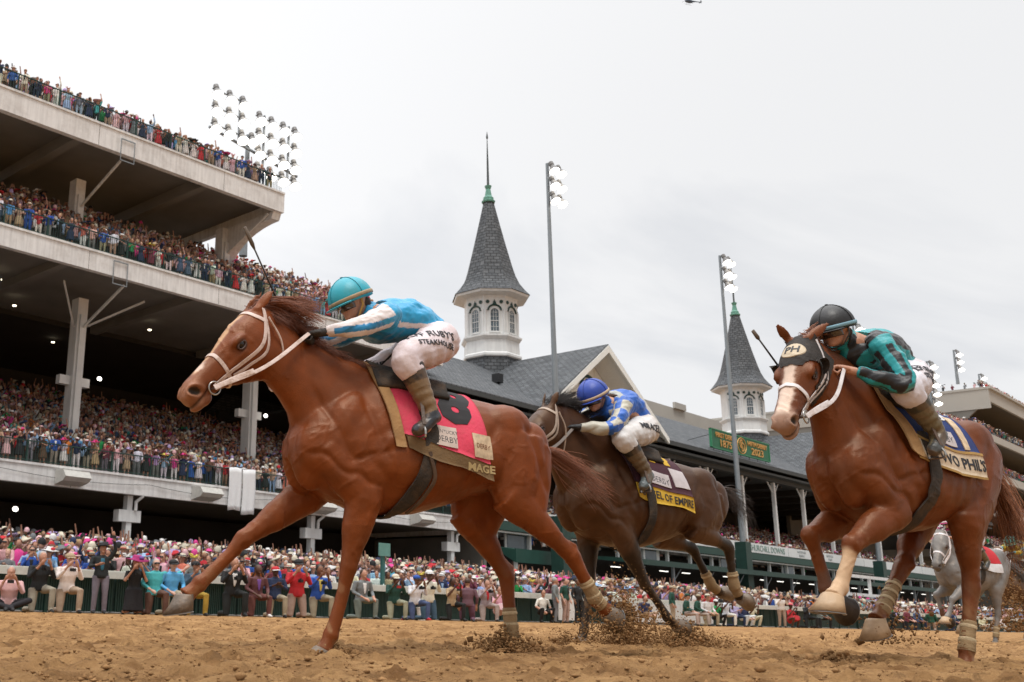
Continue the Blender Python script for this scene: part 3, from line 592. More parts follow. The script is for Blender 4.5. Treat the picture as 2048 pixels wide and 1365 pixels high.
for s_ in (-1, 1):
    b.tube([(-2.2, s_*1.2, -1.9), (2.0, s_*1.2, -1.9), (2.5, s_*1.2, -1.6)], .08, 6)
    for x in (-1.2, 1.2): b.tube([(x, s_*.7, -1), (x, s_*1.2, -1.9)], .06, 6)
b.build('skid', BLACKM, he)
# ------------------------------------------------------------------ people: templates
def ray_(x, y): return _fw+_R*(x-CX)/F-_U*(y-CY)/F
def x_at(px, Y, py=1235): d = ray_(px, py); return d[0]*Y/d[1]
def joints(pose, fem=0):
    q = dict(pel=(0, 0, .95), ch=(0, 0, 1.25), nk=(0, 0, 1.46), hd=(0, -.02, 1.62), shL=(.185, 0, 1.40), shR=(-.185, 0, 1.40), hpL=(.095, 0, .93), hpR=(-.095, 0, .93),
             knL=(.11, -.02, .50), knR=(-.11, -.02, .50), anL=(.12, .03, .07), anR=(-.12, .03, .07), elL=(.26, .03, 1.14), elR=(-.26, .03, 1.14), wrL=(.24, -.08, .90), wrR=(-.24, -.08, .90))
    if fem: q['shL'] = (.165, 0, 1.38); q['shR'] = (-.165, 0, 1.38)
    p = pose.split('_'); low = p[0]; arms = p[1]; dz = 0; dy = 0
    if low == 'kneel': dz = -.42; q.update(pel=(0, 0, .53), hpL=(.1, 0, .51), hpR=(-.1, 0, .51), knL=(.16, -.40, .50), anL=(.16, -.36, .07), knR=(-.13, -.08, .07), anR=(-.13, .38, .08))
    if low == 'tall': dz = -.40; q.update(pel=(0, 0, .55), hpL=(.1, 0, .53), hpR=(-.1, 0, .53), knL=(.14, -.06, .08), anL=(.14, .36, .08), knR=(-.14, -.06, .08), anR=(-.14, .36, .08))
    if low == 'squat': dz = -.58; q.update(pel=(0, .1, .36), hpL=(.1, .1, .35), hpR=(-.1, .1, .35), knL=(.22, -.28, .50), anL=(.2, -.12, .07), knR=(-.2, -.30, .48), anR=(-.2, -.15, .07))
    if low == 'sit': dz = -.76; q.update(pel=(0, .15, .16), hpL=(.1, .12, .16), hpR=(-.1, .12, .16), knL=(.38, -.20, .26), anL=(-.05, -.35, .08), knR=(-.38, -.15, .22), anR=(.08, -.42, .08))
    if low == 'chair': dz = -.42; q.update(pel=(0, 0, .50), hpL=(.1, 0, .5), hpR=(-.1, 0, .5), knL=(.15, -.42, .5), anL=(.2, -.40, .07), knR=(-.15, -.42, .48), anR=(-.2, -.45, .07))
    A = dict(down=((.26, .03, 1.14), (.24, -.06, .90)), rest=((.27, -.03, 1.14), (.14, -.34, .98)), clap=((.27, -.06, 1.14), (.05, -.33, 1.26)), cam=((.25, -.12, 1.17), (.10, -.27, 1.44)),
             up=((.30, -.06, 1.62), (.24, -.10, 1.90)), up1=((.28, -.05, 1.60), (.22, -.1, 1.92)), lean=((.25, -.12, 1.18), (.2, -.36, 1.08)), rail=((.42, .12, 1.34), (.66, .18, 1.52)))[arms]
    for s, k in (('L', 1), ('R', -1)):
        a = A
        if arms == 'up1' and k < 0: a = ((.27, -.06, 1.16), (.1, -.28, 1.22))
        if arms == 'rail' and k < 0: a = ((.27, -.03, 1.14), (.14, -.30, 1.0))
        q['el'+s] = (k*a[0][0], a[0][1], a[0][2]); q['wr'+s] = (k*a[1][0], a[1][1], a[1][2])
    lean = -.10 if arms in ('lean', 'cam', 'rest') else 0
    for k in ('ch', 'nk', 'hd', 'shL', 'shR', 'elL', 'elR', 'wrL', 'wrR'):
        x, y, z = q[k]; h = z-.95; q[k] = (x, y+(.1 if low in ('squat', 'sit') else 0)+lean*max(0, h)*1.2, z+dz)
    return {k: V3(*v) for k, v in q.items()}
def V3(*a): return np.array(a, float)
def person_mb(pose, fem=0, skirt=0, hairl=0, n=10, fine=True, shades=0, tie=0, jacket=0):
    """material slots: 0 skin 1 top 2 bottom 3 hair 4 shoe 5 extra"""
    J = joints(pose, fem); b = MB(); w = .88 if fem else 1.
    b.tube([J['pel']+V3(0, 0, -.06), J['pel'], (J['pel']+J['ch'])/2, J['ch'], J['ch']*.3+J['nk']*.7, J['nk']], [(.17*w, .12), (.175*w, .13), (.150*w, .115), (.175*w, .125), (.165*w, .10), (.065, .06)], n, m=1, side=(1, 0, 0))
    for s in 'LR':
        b.tube([J['sh'+s]*.8+J['nk']*.2-V3(0, 0, .03), J['sh'+s], J['el'+s]], [.06*w, .065*w, .048*w], max(6, n-2), m=1)
        cut = J['el'+s]*.3+J['wr'+s]*.7 if (not skirt and not shades == 9) else J['el'+s]
        b.tube([J['el'+s], (J['el'+s]+J['wr'+s])/2, cut], [.046*w, .043, .036], max(6, n-2), m=1 if (jacket or not fem) and jacket != 2 else 0)
        d = J['wr'+s]-J['el'+s]; d = d/(np.linalg.norm(d)+1e-9); b.tube([cut, J['wr'+s], J['wr'+s]+d*.05, J['wr'+s]+d*.10, J['wr'+s]+d*.15], [.030, .026, .038, .036, .014], max(6, n-2), m=0)
        if fine:
            sv = nz_(np.cross(d, (0, 1, .3)))
            for k in (-.024, -.008, .008, .024): b.tube([J['wr'+s]+d*.11+sv*k, J['wr'+s]+d*.18+sv*k*1.5], [.010, .007], 5, m=0)
            b.tube([J['wr'+s]+d*.05+sv*.03, J['wr'+s]+d*.11+sv*.055], [.012, .009], 5, m=0)
        legm = 0 if skirt else 2
        b.tube([J['hp'+s], J['hp'+s]*.5+J['kn'+s]*.5, J['kn'+s], J['kn'+s]*.45+J['an'+s]*.55, J['an'+s]], [.100 if not skirt else .085, .088 if not skirt else .075, .066 if not skirt else .055, .062 if not skirt else .05, .052 if not skirt else .034], n, m=legm)
        fd = V3(0, -1, 0) if J['an'+s][1] < .2 else V3(0, .2, -.9); b.tube([J['an'+s]+V3(0, .04, -.02), J['an'+s]+fd*.06+V3(0, 0, -.02), J['an'+s]+fd*.17+V3(0, 0, -.035)], [.042, .046, .028], 8, m=4, flat=.9)
    if skirt:
        kz = .50 if skirt == 1 else .18; kc = (J['knL']+J['knR'])/2
        if pose.split('_')[0] == 'st': b.tube([J['pel']+V3(0, 0, .12), J['pel'], V3(0, 0, (.95+kz)/2), V3(0, 0, kz)], [(.14, .11), (.19, .15), (.22, .19), (.25, .22) if skirt == 1 else (.27, .24)], n+2, m=2, side=(1, 0, 0))
        else: b.tube([J['pel']+V3(0, .05, .08), J['pel'], J['pel']*.4+kc*.6, kc], [(.14, .12), (.20, .17), (.22, .15), (.25, .13)], n+2, m=2, side=(1, 0, 0))
    h = J['hd']; b.tube([J['nk']-V3(0, 0, .03), h-V3(0, 0, .06)], [.058, .054], 8, m=0)
    b.ell(h+V3(0, 0, .0), (.078, .095, .118), n, max(6, n-2), m=0)
    if fine: b.ell(h+V3(0, -.098, -.012), (.013, .018, .022), 6, 5, m=0); b.ell(h+V3(0, -.075, -.085), (.035, .03, .028), 8, 6, m=0)
    b.ell(h+V3(0, .022, .035), (.086, .092, .100), n, max(6, n-2), m=3)
    if hairl: b.tube([h+V3(0, .05, .05), h+V3(0, .085, -.05), h+V3(0, .085, -.18), h+V3(0, .07, -.27)], [(.08, .07), (.10, .05), (.10, .045), (.07, .03)], 8, m=3, side=(1, 0, 0))
    if shades == 1: b.box(h[0]-.068, h[0]+.068, h[1]-.106, h[1]-.075, h[2]-.002, h[2]+.032, m=5)
    if jacket and fine: c = J['ch']; b.tube([c+V3(0, -.122, .12), c+V3(0, -.135, 0), c+V3(0, -.128, -.16)], [(.045, .012), (.035, .012), (.02, .01)], 6, m=5, side=(1, 0, 0))
    return b, J
def nz_(v): return v/(np.linalg.norm(v)+1e-9)
MS = [mat('c_skin', rough=.5, var=.12, scale=20, objprop='c_skin', spec=.3), mat('c_top', rough=.8, var=.14, scale=9, bump=.5, bscale=18, objprop='c_top', bdist=.02), mat('c_bottom', rough=.85, var=.14, scale=8, bump=.5, bscale=16, objprop='c_bottom', bdist=.02),
      mat('c_hair', rough=.6, var=.2, scale=30, objprop='c_hair'), mat('c_shoe', rough=.6, objprop='c_shoe'), mat('c_extra', rough=.6, var=.08, objprop='c_extra')]
_TP = {}
def template(pose, fem, skirt, hairl, shades, jacket):
    k = (pose, fem, skirt, hairl, shades, jacket)
    if k in _TP: return _TP[k]
    b, J = person_mb(pose, fem, skirt, hairl, 12, True, shades, 0, jacket); v = [Vector(p) for p in b.v]; bv = BVHTree.FromPolygons(v, b.f)
    me = fuse(b, .0165, 2, .45); me.name = 'person'
    for m in MS: me.materials.append(m)
    mi = np.array([b.m[bv.find_nearest(p.center)[2]] for p in me.polygons], dtype=np.int32); me.polygons.foreach_set('material_index', mi); me.update(); _TP[k] = (me, J); return _TP[k]
PAL = {'white': (.72, .70, .68), 'cream': (.62, .56, .44), 'pale pink': (.66, .40, .42), 'hot pink': (.65, .05, .25), 'coral': (.65, .20, .14), 'red': (.50, .02, .03), 'maroon': (.16, .03, .05), 'lilac': (.42, .32, .55),
       'pale blue': (.30, .45, .66), 'sky blue': (.10, .33, .60), 'royal blue': (.02, .08, .35), 'navy': (.015, .025, .07), 'black': (.012, .012, .013), 'grey': (.17, .18, .19), 'tan': (.40, .29, .18), 'khaki': (.36, .30, .21),
       'green': (.02, .30, .08), 'dark green': (.01, .06, .04), 'turquoise': (.06, .42, .40), 'mint': (.32, .60, .48), 'yellow': (.65, .52, .10), 'orange': (.65, .19, .03), 'brown': (.12, .06, .035), 'denim': (.06, .10, .18), 'mustard': (.42, .24, .04), 'plum': (.14, .07, .09), 'purple': (.16, .06, .28)}
SK = [(.50, .27, .19), (.46, .24, .16), (.55, .32, .24), (.40, .20, .13), (.20, .09, .05), (.10, .045, .028), (.48, .25, .17)]
HR = {'brown': (.06, .03, .018), 'dark': (.018, .012, .01), 'blond': (.40, .26, .12), 'grey': (.35, .33, .31), 'auburn': (.16, .05, .02)}
HATM = mat('hat_cloth', rough=.8, var=.1, scale=12, objprop='c_hat'); HATB = mat('hat_band', rough=.7, objprop='c_band')
_HT = {}
def hatmesh(kind):
    if kind in _HT: return _HT[kind]
    b = MB(); rg = np.random.default_rng(len(kind))
    if kind in ('fedora', 'straw'):
        b.lathe((0, 0, .055), [(.155, .0), (.16, .008), (.095, .018), (.09, .085), (.07, .10), (.01, .088)], 18, m=0); b.lathe((0, 0, .07), [(.097, 0), (.096, .03), (.09, .03)], 18, m=1)
    elif kind == 'wide':
        R = [[((r+.02*math.sin(3*q+r*9))*math.cos(q), (r+.015*math.sin(2*q))*math.sin(q), .06+z+.02*math.sin(2*q+1)*(r/.25)) for q in np.linspace(0, 2*math.pi, 22, endpoint=False)] for r, z in ((.27, -.02), (.275, -.012), (.11, .01), (.10, .07), (.07, .10), (.01, .10))]; b.rings(R, m=0); b.ell((.09, -.06, .1), (.07, .06, .05), 9, 6, m=1)
    elif kind == 'cap':
        b.lathe((0, .01, .02), [(.098, 0), (.102, .03), (.088, .07), (.05, .1), (.005, .108)], 16, m=0); R = [[(x*.09, -.08-.09*math.sqrt(max(0, 1-x*x))*t, .035-.02*t+o) for x in np.linspace(-1, 1, 9)]+[(x*.09, -.08-.09*math.sqrt(max(0, 1-x*x))*t, .027-.02*t+o) for x in np.linspace(1, -1, 9)] for t, o in ((0, 0), (1, 0))]; b.rings(R, m=1)
    else:  # feathered headpiece
        b.lathe((0, 0, .1), [(.09, 0), (.10, .01), (.02, .03)], 12, m=0)
        for i in range(16):
            a_ = rg.uniform(0, 6.28); l = rg.uniform(.08, .2); d = np.array((math.cos(a_)*.7, math.sin(a_)*.7, rg.uniform(.3, 1))); b.tube([V3(0, 0, .1), V3(0, 0, .1)+d*l*.6, V3(0, 0, .08)+d*l+V3(math.cos(a_)*.04, 0, -.02)], [.006, .03, .006], 5, m=0, flat=.3)
    me = b.mesh('hat', [HATM, HATB], True); _HT[kind] = me; return me
def ordn(n): return str(n)+('th' if 10 <= n % 100 <= 20 else {1: 'st', 2: 'nd', 3: 'rd'}.get(n % 10, 'th'))
def put_person(x, y, z, rz, pose, top, bottom, label, group=None, fem=0, skirt=0, hairl=0, shades=0, jacket=0, skin=None, hair='brown', hat=None, hatc='white', bandc='black', extra='black', sc=1., shoe='black', bulk=1.):
    me, J = template(pose, fem, skirt, hairl, shades, jacket); o = ob('person', me); o.location = (x, y, z); o.rotation_euler = (0, 0, rz); o.scale = (sc*bulk, sc*bulk, sc)
    c = lambda n: PAL[n] if isinstance(n, str) else n
    jit = lambda v: [float(q*random.uniform(.88, 1.12)) for q in v]
    o['c_skin'] = [float(q) for q in (skin if skin is not None else random.choice(SK))]; o['c_top'] = jit(c(top)); o['c_bottom'] = jit(c(bottom)); o['c_hair'] = [float(q) for q in HR[hair]]; o['c_shoe'] = [float(q) for q in PAL[shoe]]; o['c_extra'] = [float(q) for q in c(extra)]
    tag(o, label, 'person', group)
    if hat:
        h = ob('hat', hatmesh(hat), o); h.location = J['hd']+V3(0, 0, .0); h['c_hat'] = [float(q) for q in c(hatc)]; h['c_band'] = [float(q) for q in c(bandc)]; h.rotation_euler = (random.uniform(-.15, .15), random.uniform(-.12, .12), 0)
    return o, J
def held(o, J, kind, label, col=(.012, .012, .013)):
    w = (J['wrL']+J['wrR'])/2 if abs(J['wrL'][2]-J['wrR'][2]) < .2 else J['wrL']; M_ = Matrix.Translation(o.location)@Matrix.Rotation(o.rotation_euler.z, 4, 'Z')
    p = M_@Vector(w+V3(0, -.09, .04)); b = MB(); nm = 'camera' if kind == 'camera' else 'phone'
    if kind == 'camera': b.box(-.075, .075, -.03, .04, -.05, .045); b.box(-.03, .03, -.02, .03, .045, .075); b.tube([(0, -.02, 0), (0, -.09, 0), (0, -.17, 0)], [.036, .038, .044], 12)
    else: b.box(-.08, .08, -.006, .006, -.04, .04)
    m = b.build(nm, mat('device_%d' % int(sum(col)*100), col, .4), None); m.location = p; m.rotation_euler = (0, 0, o.rotation_euler.z); tag(m, label, nm, 'cameras and phones along the fence'); return m
# people along the track fence: px column, pose, top, bottom, options
RP = [
 (14, 'sit_cam', 'pale pink', 'black', 'balding man in pink shirt sitting at the fence filming with a phone', dict(hair='grey', skin=SK[0]), 'phone'),
 (72, 'kneel_cam', 'black', 'khaki', 'grey-haired photographer in black tee and khakis kneeling at far left', dict(hair='grey'), 'camera'),
 (128, 'kneel_cam', 'white', 'khaki', 'photographer in white bib 304 over red sleeves with tan cap', dict(hat='cap', hatc='tan', bandc='tan'), 'phone'),
 (196, 'st_up1', 'black', 'grey', 'man in black jacket and grey trousers standing before the fence filming', dict(jacket=1, extra=(.02, .13, .2), hat='fedora', hatc='black'), 'phone'),
 (264, 'tall_cam', 'black', 'black', 'kneeling woman in black dress and wide magenta hat', dict(fem=1, skirt=1, hairl=1, hat='wide', hatc=(.35, .02, .14), bandc='purple'), 'camera'),
 (306, 'kneel_rail', 'turquoise', 'brown', 'man in turquoise shirt and sunglasses kneeling, arm along the rail', dict(shades=1, hair='grey'), None),
 (338, 'kneel_rest', 'sky blue', 'khaki', 'man in sky blue polo and black cap kneeling at the fence', dict(hat='cap', hatc='black', bandc='black'), None),
 (384, 'kneel_cam', 'denim', 'mustard', 'man in mustard trousers kneeling behind the outstretched hoof', dict(hat='cap', hatc='black'), 'phone'),
 (462, 'kneel_cam', 'black', 'black', 'kneeling bald man in black suit holding a camera', dict(jacket=1, extra='white', hair='grey', sc=1.12), 'camera'),
 (510, 'kneel_rest', (.13, .045, .04), (.13, .045, .04), 'man in brick-red suit kneeling with teal socks', dict(jacket=1, extra='purple', shoe='white'), None),
 (548, 'kneel_clap', 'navy', 'khaki', 'man in navy polo and red cap kneeling on one knee', dict(hat='cap', hatc='red', bandc='white'), 'phone'),
 (592, 'tall_cam', 'red', 'khaki', 'man in bright red polo shirt on his knees raising a camera', dict(sc=1.15, hat='cap', hatc='black'), 'camera'),
 (634, 'kneel_cam', 'royal blue', 'khaki', 'photographer in royal blue blazer with yellow tie', dict(jacket=1, extra='yellow', sc=1.08, skin=SK[4], hair='dark'), 'camera'),
 (722, 'kneel_rest', 'grey', 'grey', 'man in grey suit kneeling just right of the planted foreleg', dict(jacket=1, extra='white', sc=1.05), None),
 (788, 'kneel_cam', 'dark green', 'khaki', 'man in dark green polo and beige cap crouching beside the bucket', dict(hat='cap', hatc='cream', bandc='cream', skin=SK[5], hair='dark'), 'phone'),
 (830, 'kneel_cam', 'white', 'denim', 'photographer in white bib, blue cap and jeans with red shoes', dict(hat='cap', hatc='royal blue', shoe='red', skin=SK[4]), 'camera'),
 (856, 'tall_cam', 'white', 'denim', 'photographer in white bib and white cap behind his blue-capped colleague', dict(hat='cap', hatc='white', bandc='white', sc=1.12, skin=SK[5]), 'camera'),
 (903, 'kneel_cam', 'tan', 'black', 'dark-haired woman in beige vest kneeling with a phone', dict(fem=1, hairl=1, hair='dark'), 'phone'),
 (936, 'kneel_down', 'plum', 'plum', 'bald man in plum suit kneeling with his back turned', dict(jacket=1, turn=2.5), None),
 (972, 'kneel_cam', (.33, .29, .25), (.38, .36, .32), 'kneeling photographer in pale jacket with red lanyard', dict(jacket=1, extra='red'), 'camera'),
 (1000, 'squat_cam', 'pale pink', 'pale pink', 'woman in pale pink dress crouching by the hind leg', dict(fem=1, skirt=1), 'phone'),
 (1088, 'squat_rest', 'white', 'black', 'shouting woman in white blouse and black trousers crouching', dict(fem=1, hair='brown'), 'camera'),
 (1112, 'st_down', 'grey', 'grey', 'silver-haired man in grey suit standing in front of the fence', dict(jacket=1, extra='white', hair='grey', turn=.8), None),
 (1132, 'st_down', 'dark green', 'khaki', 'man in dark green polo and khaki trousers beside grey-suited man', dict(turn=.5, jacket=2), None),
 (1158, 'st_down', 'black', 'black', 'man in black suit behind the splash of dirt', dict(jacket=1), None),
 (1222, 'squat_rest', 'navy', 'navy', 'man in navy jacket and cap crouching by the white boards', dict(hat='cap', hatc='navy'), None),
 (1250, 'squat_lean', 'black', 'black', 'dark-haired man in black jacket crouching over the track edge', dict(jacket=1, hair='dark'), None),
 (1292, 'squat_rest', 'navy', 'khaki', 'man in navy jacket and khakis crouching behind the bay foreleg', dict(), None),
 (1346, 'st_down', 'dark green', 'khaki', 'standing steward in dark green polo, khaki trousers and cap', dict(hat='cap', hatc='khaki', bandc='khaki', turn=.6), None),
 (1372, 'chair_rest', 'dark green', 'khaki', 'seated steward in dark green shirt nearest the standing one', dict(turn=.5, hat='cap', hatc='dark green'), None),
 (1394, 'chair_rest', 'dark green', 'khaki', 'second seated steward in dark green and khaki', dict(turn=.6, hat='cap', hatc='khaki'), None),
 (1414, 'kneel_rest', 'white', 'khaki', 'man in white shirt and banded straw hat', dict(hat='straw', hatc='cream', bandc='black'), None),
 (1434, 'squat_cam', 'green', 'black', 'person in bright green top and white cap filming', dict(hat='cap', hatc='white', bandc='white', fem=1), 'phone'),
 (1452, 'kneel_cam', 'white', 'white', 'kneeling person dressed in white raising a phone', dict(fem=1, hairl=1), 'phone'),
 (1470, 'kneel_clap', 'lilac', 'navy', 'child-sized person in lilac print shirt', dict(sc=.86), None),
 (1490, 'squat_rest', 'navy', 'white', 'person in navy top and white trousers crouching', dict(), None),
 (1506, 'squat_cam', 'cream', 'cream', 'woman in cream holding a white bag', dict(fem=1, hairl=1), None),
 (1564, 'st_cam', 'white', 'khaki', 'standing cameraman in white bib and khaki trousers', dict(turn=-.4), 'camera'),
 (1583, 'squat_cam', 'red', 'red', 'crouching woman in red dress and pink hat', dict(fem=1, skirt=1, hat='straw', hatc='coral', bandc='hot pink'), 'phone'),
 (1614, 'kneel_cam', 'black', 'black', 'man in black suit and sunglasses kneeling by red dress', dict(jacket=1, shades=1, extra='pale blue'), None),
 (1640, 'kneel_rest', 'grey', 'black', 'kneeling man in charcoal behind the flying crumbs', dict(jacket=1), None),
 (1788, 'kneel_rest', 'black', 'black', 'kneeling man in black with pale tie between the horse legs', dict(jacket=1, extra='lilac'), None),
 (1812, 'kneel_rest', 'maroon', 'black', 'bald man in maroon shirt kneeling between the horse legs', dict(), None),
 (1832, 'kneel_rest', 'denim', 'navy', 'man in blue denim shirt kneeling', dict(), None),
 (1862, 'kneel_down', 'dark green', 'khaki', 'man in dark green shirt and khakis turned away', dict(turn=2.2), None),
 (1905, 'kneel_rest', 'navy', 'navy', 'man in navy blazer kneeling beside the bandaged leg', dict(jacket=1, extra='pale blue'), None),
 (1965, 'squat_rest', 'cream', 'cream', 'person in cream clothes crouching below the grey horse', dict(), None),
 (2005, 'squat_rest', 'white', 'white', 'person in white crouching at the right edge', dict(), None)]
for px, pose, top, bot, lab, kw, dev in RP:
    kw = dict(kw); turn = kw.pop('turn', 0); ya = 24.75+.25*random.random()
    if pose.startswith('st_'): ya = 24.6
    X = x_at(px, ya); rz = -.35+turn+random.uniform(-.15, .15)
    ya -= 1.25 if px < 1060 and not pose.startswith('st_') else .9 if px < 1060 else .4; X = x_at(px, ya)
    o, J = put_person(X, ya, 0, rz, pose, top, bot, lab, 'people on the track side of the fence', bulk=1.14 if not kw.get('fem') else 1.05, **dict(kw, sc=kw.get('sc', 1.)*(1.02 if pose.startswith('st_') else 1.12)))
    if dev: short = ' '.join(lab.replace(',', '').split()[:9]); held(o, J, dev, ('black camera held by ' if dev == 'camera' else 'phone held up by ')+short, (.012, .012, .013) if px != 788 else (.45, .02, .02))
# spectators that can be told apart: the front rows
TOPS = ['white']*8+['pale pink']*5+['hot pink', 'coral', 'red', 'red', 'maroon', 'lilac', 'pale blue', 'pale blue', 'pale blue', 'sky blue', 'royal blue', 'navy', 'navy', 'navy', 'navy', 'black', 'black', 'black', 'grey', 'grey', 'tan', 'tan', 'cream', 'cream', 'green', 'turquoise', 'orange', 'maroon', 'denim', 'brown']
BOTS = ['khaki', 'grey', 'navy', 'denim', 'white', 'white', 'black', 'tan', 'pale blue']
RP2 = random.Random(11); PL = {}
def spectator(x, y, z, where, pos, poses, arr):
    fem = RP2.random() < .52; skirt = 1 if fem and RP2.random() < .8 else 0; top = RP2.choice(TOPS); bot = top if skirt else RP2.choice(BOTS); jk = 1 if (not fem and RP2.random() < .45) else 0
    if jk: top = RP2.choice(['navy', 'navy', 'grey', 'black', 'royal blue', 'pale blue', 'tan', 'pale pink', 'white']); bot = RP2.choice([top, 'khaki', 'grey', 'white'])
    hat = None; hc = RP2.choice(['white', 'white', 'cream', 'hot pink', 'red', 'black', 'pale pink', 'lilac', 'pale blue', 'yellow'])
    r = RP2.random()
    if fem and r < .5: hat = RP2.choice(['wide', 'wide', 'feather'])
    elif not fem and r < .45: hat = RP2.choice(['straw', 'fedora', 'cap']); hc = RP2.choice(['cream', 'white', 'cream', 'grey', 'navy', 'red']) if hat == 'cap' else RP2.choice(['cream', 'cream', 'white', 'tan'])
    pose = RP2.choice(poses); hair = RP2.choice(list(HR)); hn = {'wide': 'wide-brimmed hat', 'feather': 'feathered headpiece', 'straw': 'straw hat', 'fedora': 'brimmed hat', 'cap': 'cap', None: hair+' hair'}[hat]
    what = ('dress' if skirt else 'jacket' if jk else 'top'); hh = (hc+' ' if hat else '')+hn
    base = f'{top} {what}, {hh}'; arr.append([x, base]); k = len(arr)
    lab = f'{base}, {ordn(k)} from left {where}'
    if len(lab.split()) < 5: lab = 'person in '+lab
    sh = 1 if RP2.random() < .25 else 0
    put_person(x, y, z, RP2.uniform(-.9, .1)-.35, pose, top, bot, lab, 'spectators '+where, fem=int(fem), skirt=skirt, hairl=int(fem and RP2.random() < .7), shades=sh, jacket=jk, hair=hair, hat=hat, hatc=hc, bandc=RP2.choice(['black', 'navy', 'hot pink', 'red', 'white']), extra=('black' if sh else RP2.choice(['white', 'pale blue', 'pale pink'])), sc=RP2.uniform(.94, 1.04)*(.95 if fem else 1.0), shoe=RP2.choice(['black', 'brown', 'white', 'tan']))
GA = ['st_cam', 'st_clap', 'st_up', 'st_cam', 'st_cam', 'st_up1', 'st_lean', 'st_clap', 'st_clap', 'st_down']; GB = ['st_lean', 'st_lean', 'st_clap', 'st_cam', 'st_down', 'st_lean', 'st_up1', 'st_clap']
TAKEN = []
def apz(y): return .02+(y-26)*.094
def row(x0, x1, y, zf, step, where, poses):
    arr = []; x = x0
    while x < x1: spectator(x, y+RP2.uniform(-.08, .08), zf, where, x, poses, arr); x += step*RP2.uniform(.85, 1.2)
    return len(arr)
NI = 0
NI += row(12.4, 47, 26.15, apz(26.15), .60, 'behind the white rail', GA)
NI += row(12.8, 36, 26.95, apz(26.95)+.05, .64, 'in second row behind rail', GA)
NI += row(21.3, 46.5, 45.75, 6.66, .60, 'on lowest deck railing', GB)
NI += row(20.2, 54.6, 45.7, 18.1, .60, 'on middle deck railing', GB)
NI += row(19.6, 39.4, 45.7, 25.3, .60, 'on top deck railing', GB)
print('individual spectators', NI)
# everybody else, thousands deep: one mass
def lowpoly(pose, fem, hat, arms=True, legs=False):
    J = joints(pose, fem); V = []; Q = []; T = []
    def tube(pts, rad, n, tg):
        b = MB(); b.tube(pts, rad, n, cap=False, side=(1, 0, 0) if abs(np.array(pts[-1])-np.array(pts[0]))[2] > .05 and abs((np.array(pts[-1])-np.array(pts[0]))[0]) < .1 else None); o = sum(len(v) for v in V); V.append(np.array(b.v)); Q.append(np.array(b.f)+o); T.append(np.full(len(b.v), tg))
    tube([J['pel']-V3(0, 0, .1), J['pel'], J['ch'], J['ch']*.35+J['nk']*.65, J['nk']+V3(0, 0, .02)], [(.18, .14), (.17, .13), (.17, .12), (.165, .10), (.05, .05)], 7, 1)
    if legs: tube([(0, 0, .05), (0, 0, .5), (0, 0, .95)], [(.15, .09), (.17, .11), (.18, .13)], 6, 2)
    for s in 'LR':
        tube([J['sh'+s], J['el'+s]], [.062, .046], 5, 1); tube([J['el'+s], J['wr'+s], J['wr'+s]+(J['wr'+s]-J['el'+s])*.5], [.042, .032, .03], 5, 0)
    h = J['hd']
    for c, r, tg, a, bb in ((h, (.08, .095, .12), 0, .0, 1.0), (h+V3(0, .025, .035), (.088, .092, .10), 3, 0., 1.)):
        th = np.linspace(.12, math.pi-.12, 5); tube([c+V3(0, 0, r[2]*math.cos(t)) for t in th], [(r[0]*math.sin(t), r[1]*math.sin(t)) for t in th], 7, tg)
    if hat == 1: tube([h+V3(0, 0, .06), h+V3(0, 0, .075), h+V3(0, 0, .08), h+V3(0, 0, .15), h+V3(0, 0, .16)], [(.16, .16), (.16, .16), (.1, .1), (.085, .085), (.01, .01)], 9, 4)
    if hat == 2: tube([h+V3(.01, 0, .05), h+V3(0, 0, .07), h+V3(0, 0, .08), h+V3(0, 0, .15), h+V3(0, 0, .165)], [(.26, .25), (.27, .26), (.11, .11), (.09, .09), (.01, .01)], 10, 4)
    if hat == 3: tube([h+V3(0, 0, .04), h+V3(.02, 0, .12), h+V3(.05, 0, .2), h+V3(.08, 0, .22)], [(.10, .10), (.13, .09), (.09, .06), (.02, .02)], 6, 4)
    if pose.endswith('cam'): tube([J['wrL']*.5+J['wrR']*.5+V3(-.07, -.07, .1), J['wrL']*.5+J['wrR']*.5+V3(.07, -.07, .1)], [(.01, .035), (.01, .035)], 4, 5)
    return np.concatenate(V), np.concatenate(Q), np.concatenate(T)
LT = [lowpoly('st_'+p, f, h) for p in ('cam', 'clap', 'up', 'up1', 'down', 'cam') for f, h in ((0, 0), (0, 1), (1, 2), (1, 0), (1, 3))]
LTW = np.array([{0: .27, 1: .2, 2: .16, 3: .24, 4: .13}[i % 5]*(1.25 if i//5 in (0, 1, 5) else .10 if i//5 in (2,) else .30 if i//5 == 3 else 1.2) for i in range(len(LT))]); LTW /= LTW.sum()
spots = []
def fill(x0, x1, y, z, dx, jit=.10, p=1.):
    xs = np.arange(x0+RNG.random()*dx, x1, dx); xs = xs[RNG.random(len(xs)) < p]
    for x in xs: spots.append((x+RNG.normal()*jit, y+RNG.normal()*.1, z, RNG.normal()*.35-.3))
for i in range(2, 27): y = 26.15+i*.72; fill(12.5, 62+i*1.5 if i < 14 else 58, y, apz(y)+RNG.normal()*.02, .60 if i < 12 else .7, p=.96)
fill(47, 150, 26.15, apz(26.15), .62); fill(36, 150, 26.95, apz(26.95), .64)
for i in range(2, 9): y = 26.15+i*.72; fill(62+i*1.5, 150, y, apz(y), .68, p=.95)
for i in range(1, 26): fill(17 if i < 12 else 14, 60, 46.0+i*.85, 6.66+i*.29, .58, p=.95)
fill(46.5, 60, 45.75, 6.66, .6)
for i in range(1, 8): fill(17, 54.5, 46.2+i*.8, 18.1+i*.50, .52, p=.97 if i < 6 else .85)
for i in range(1, 5): fill(17, 39., 46.2+i*.8, 25.3+i*.42, .55, p=.97 if i < 3 else .7)
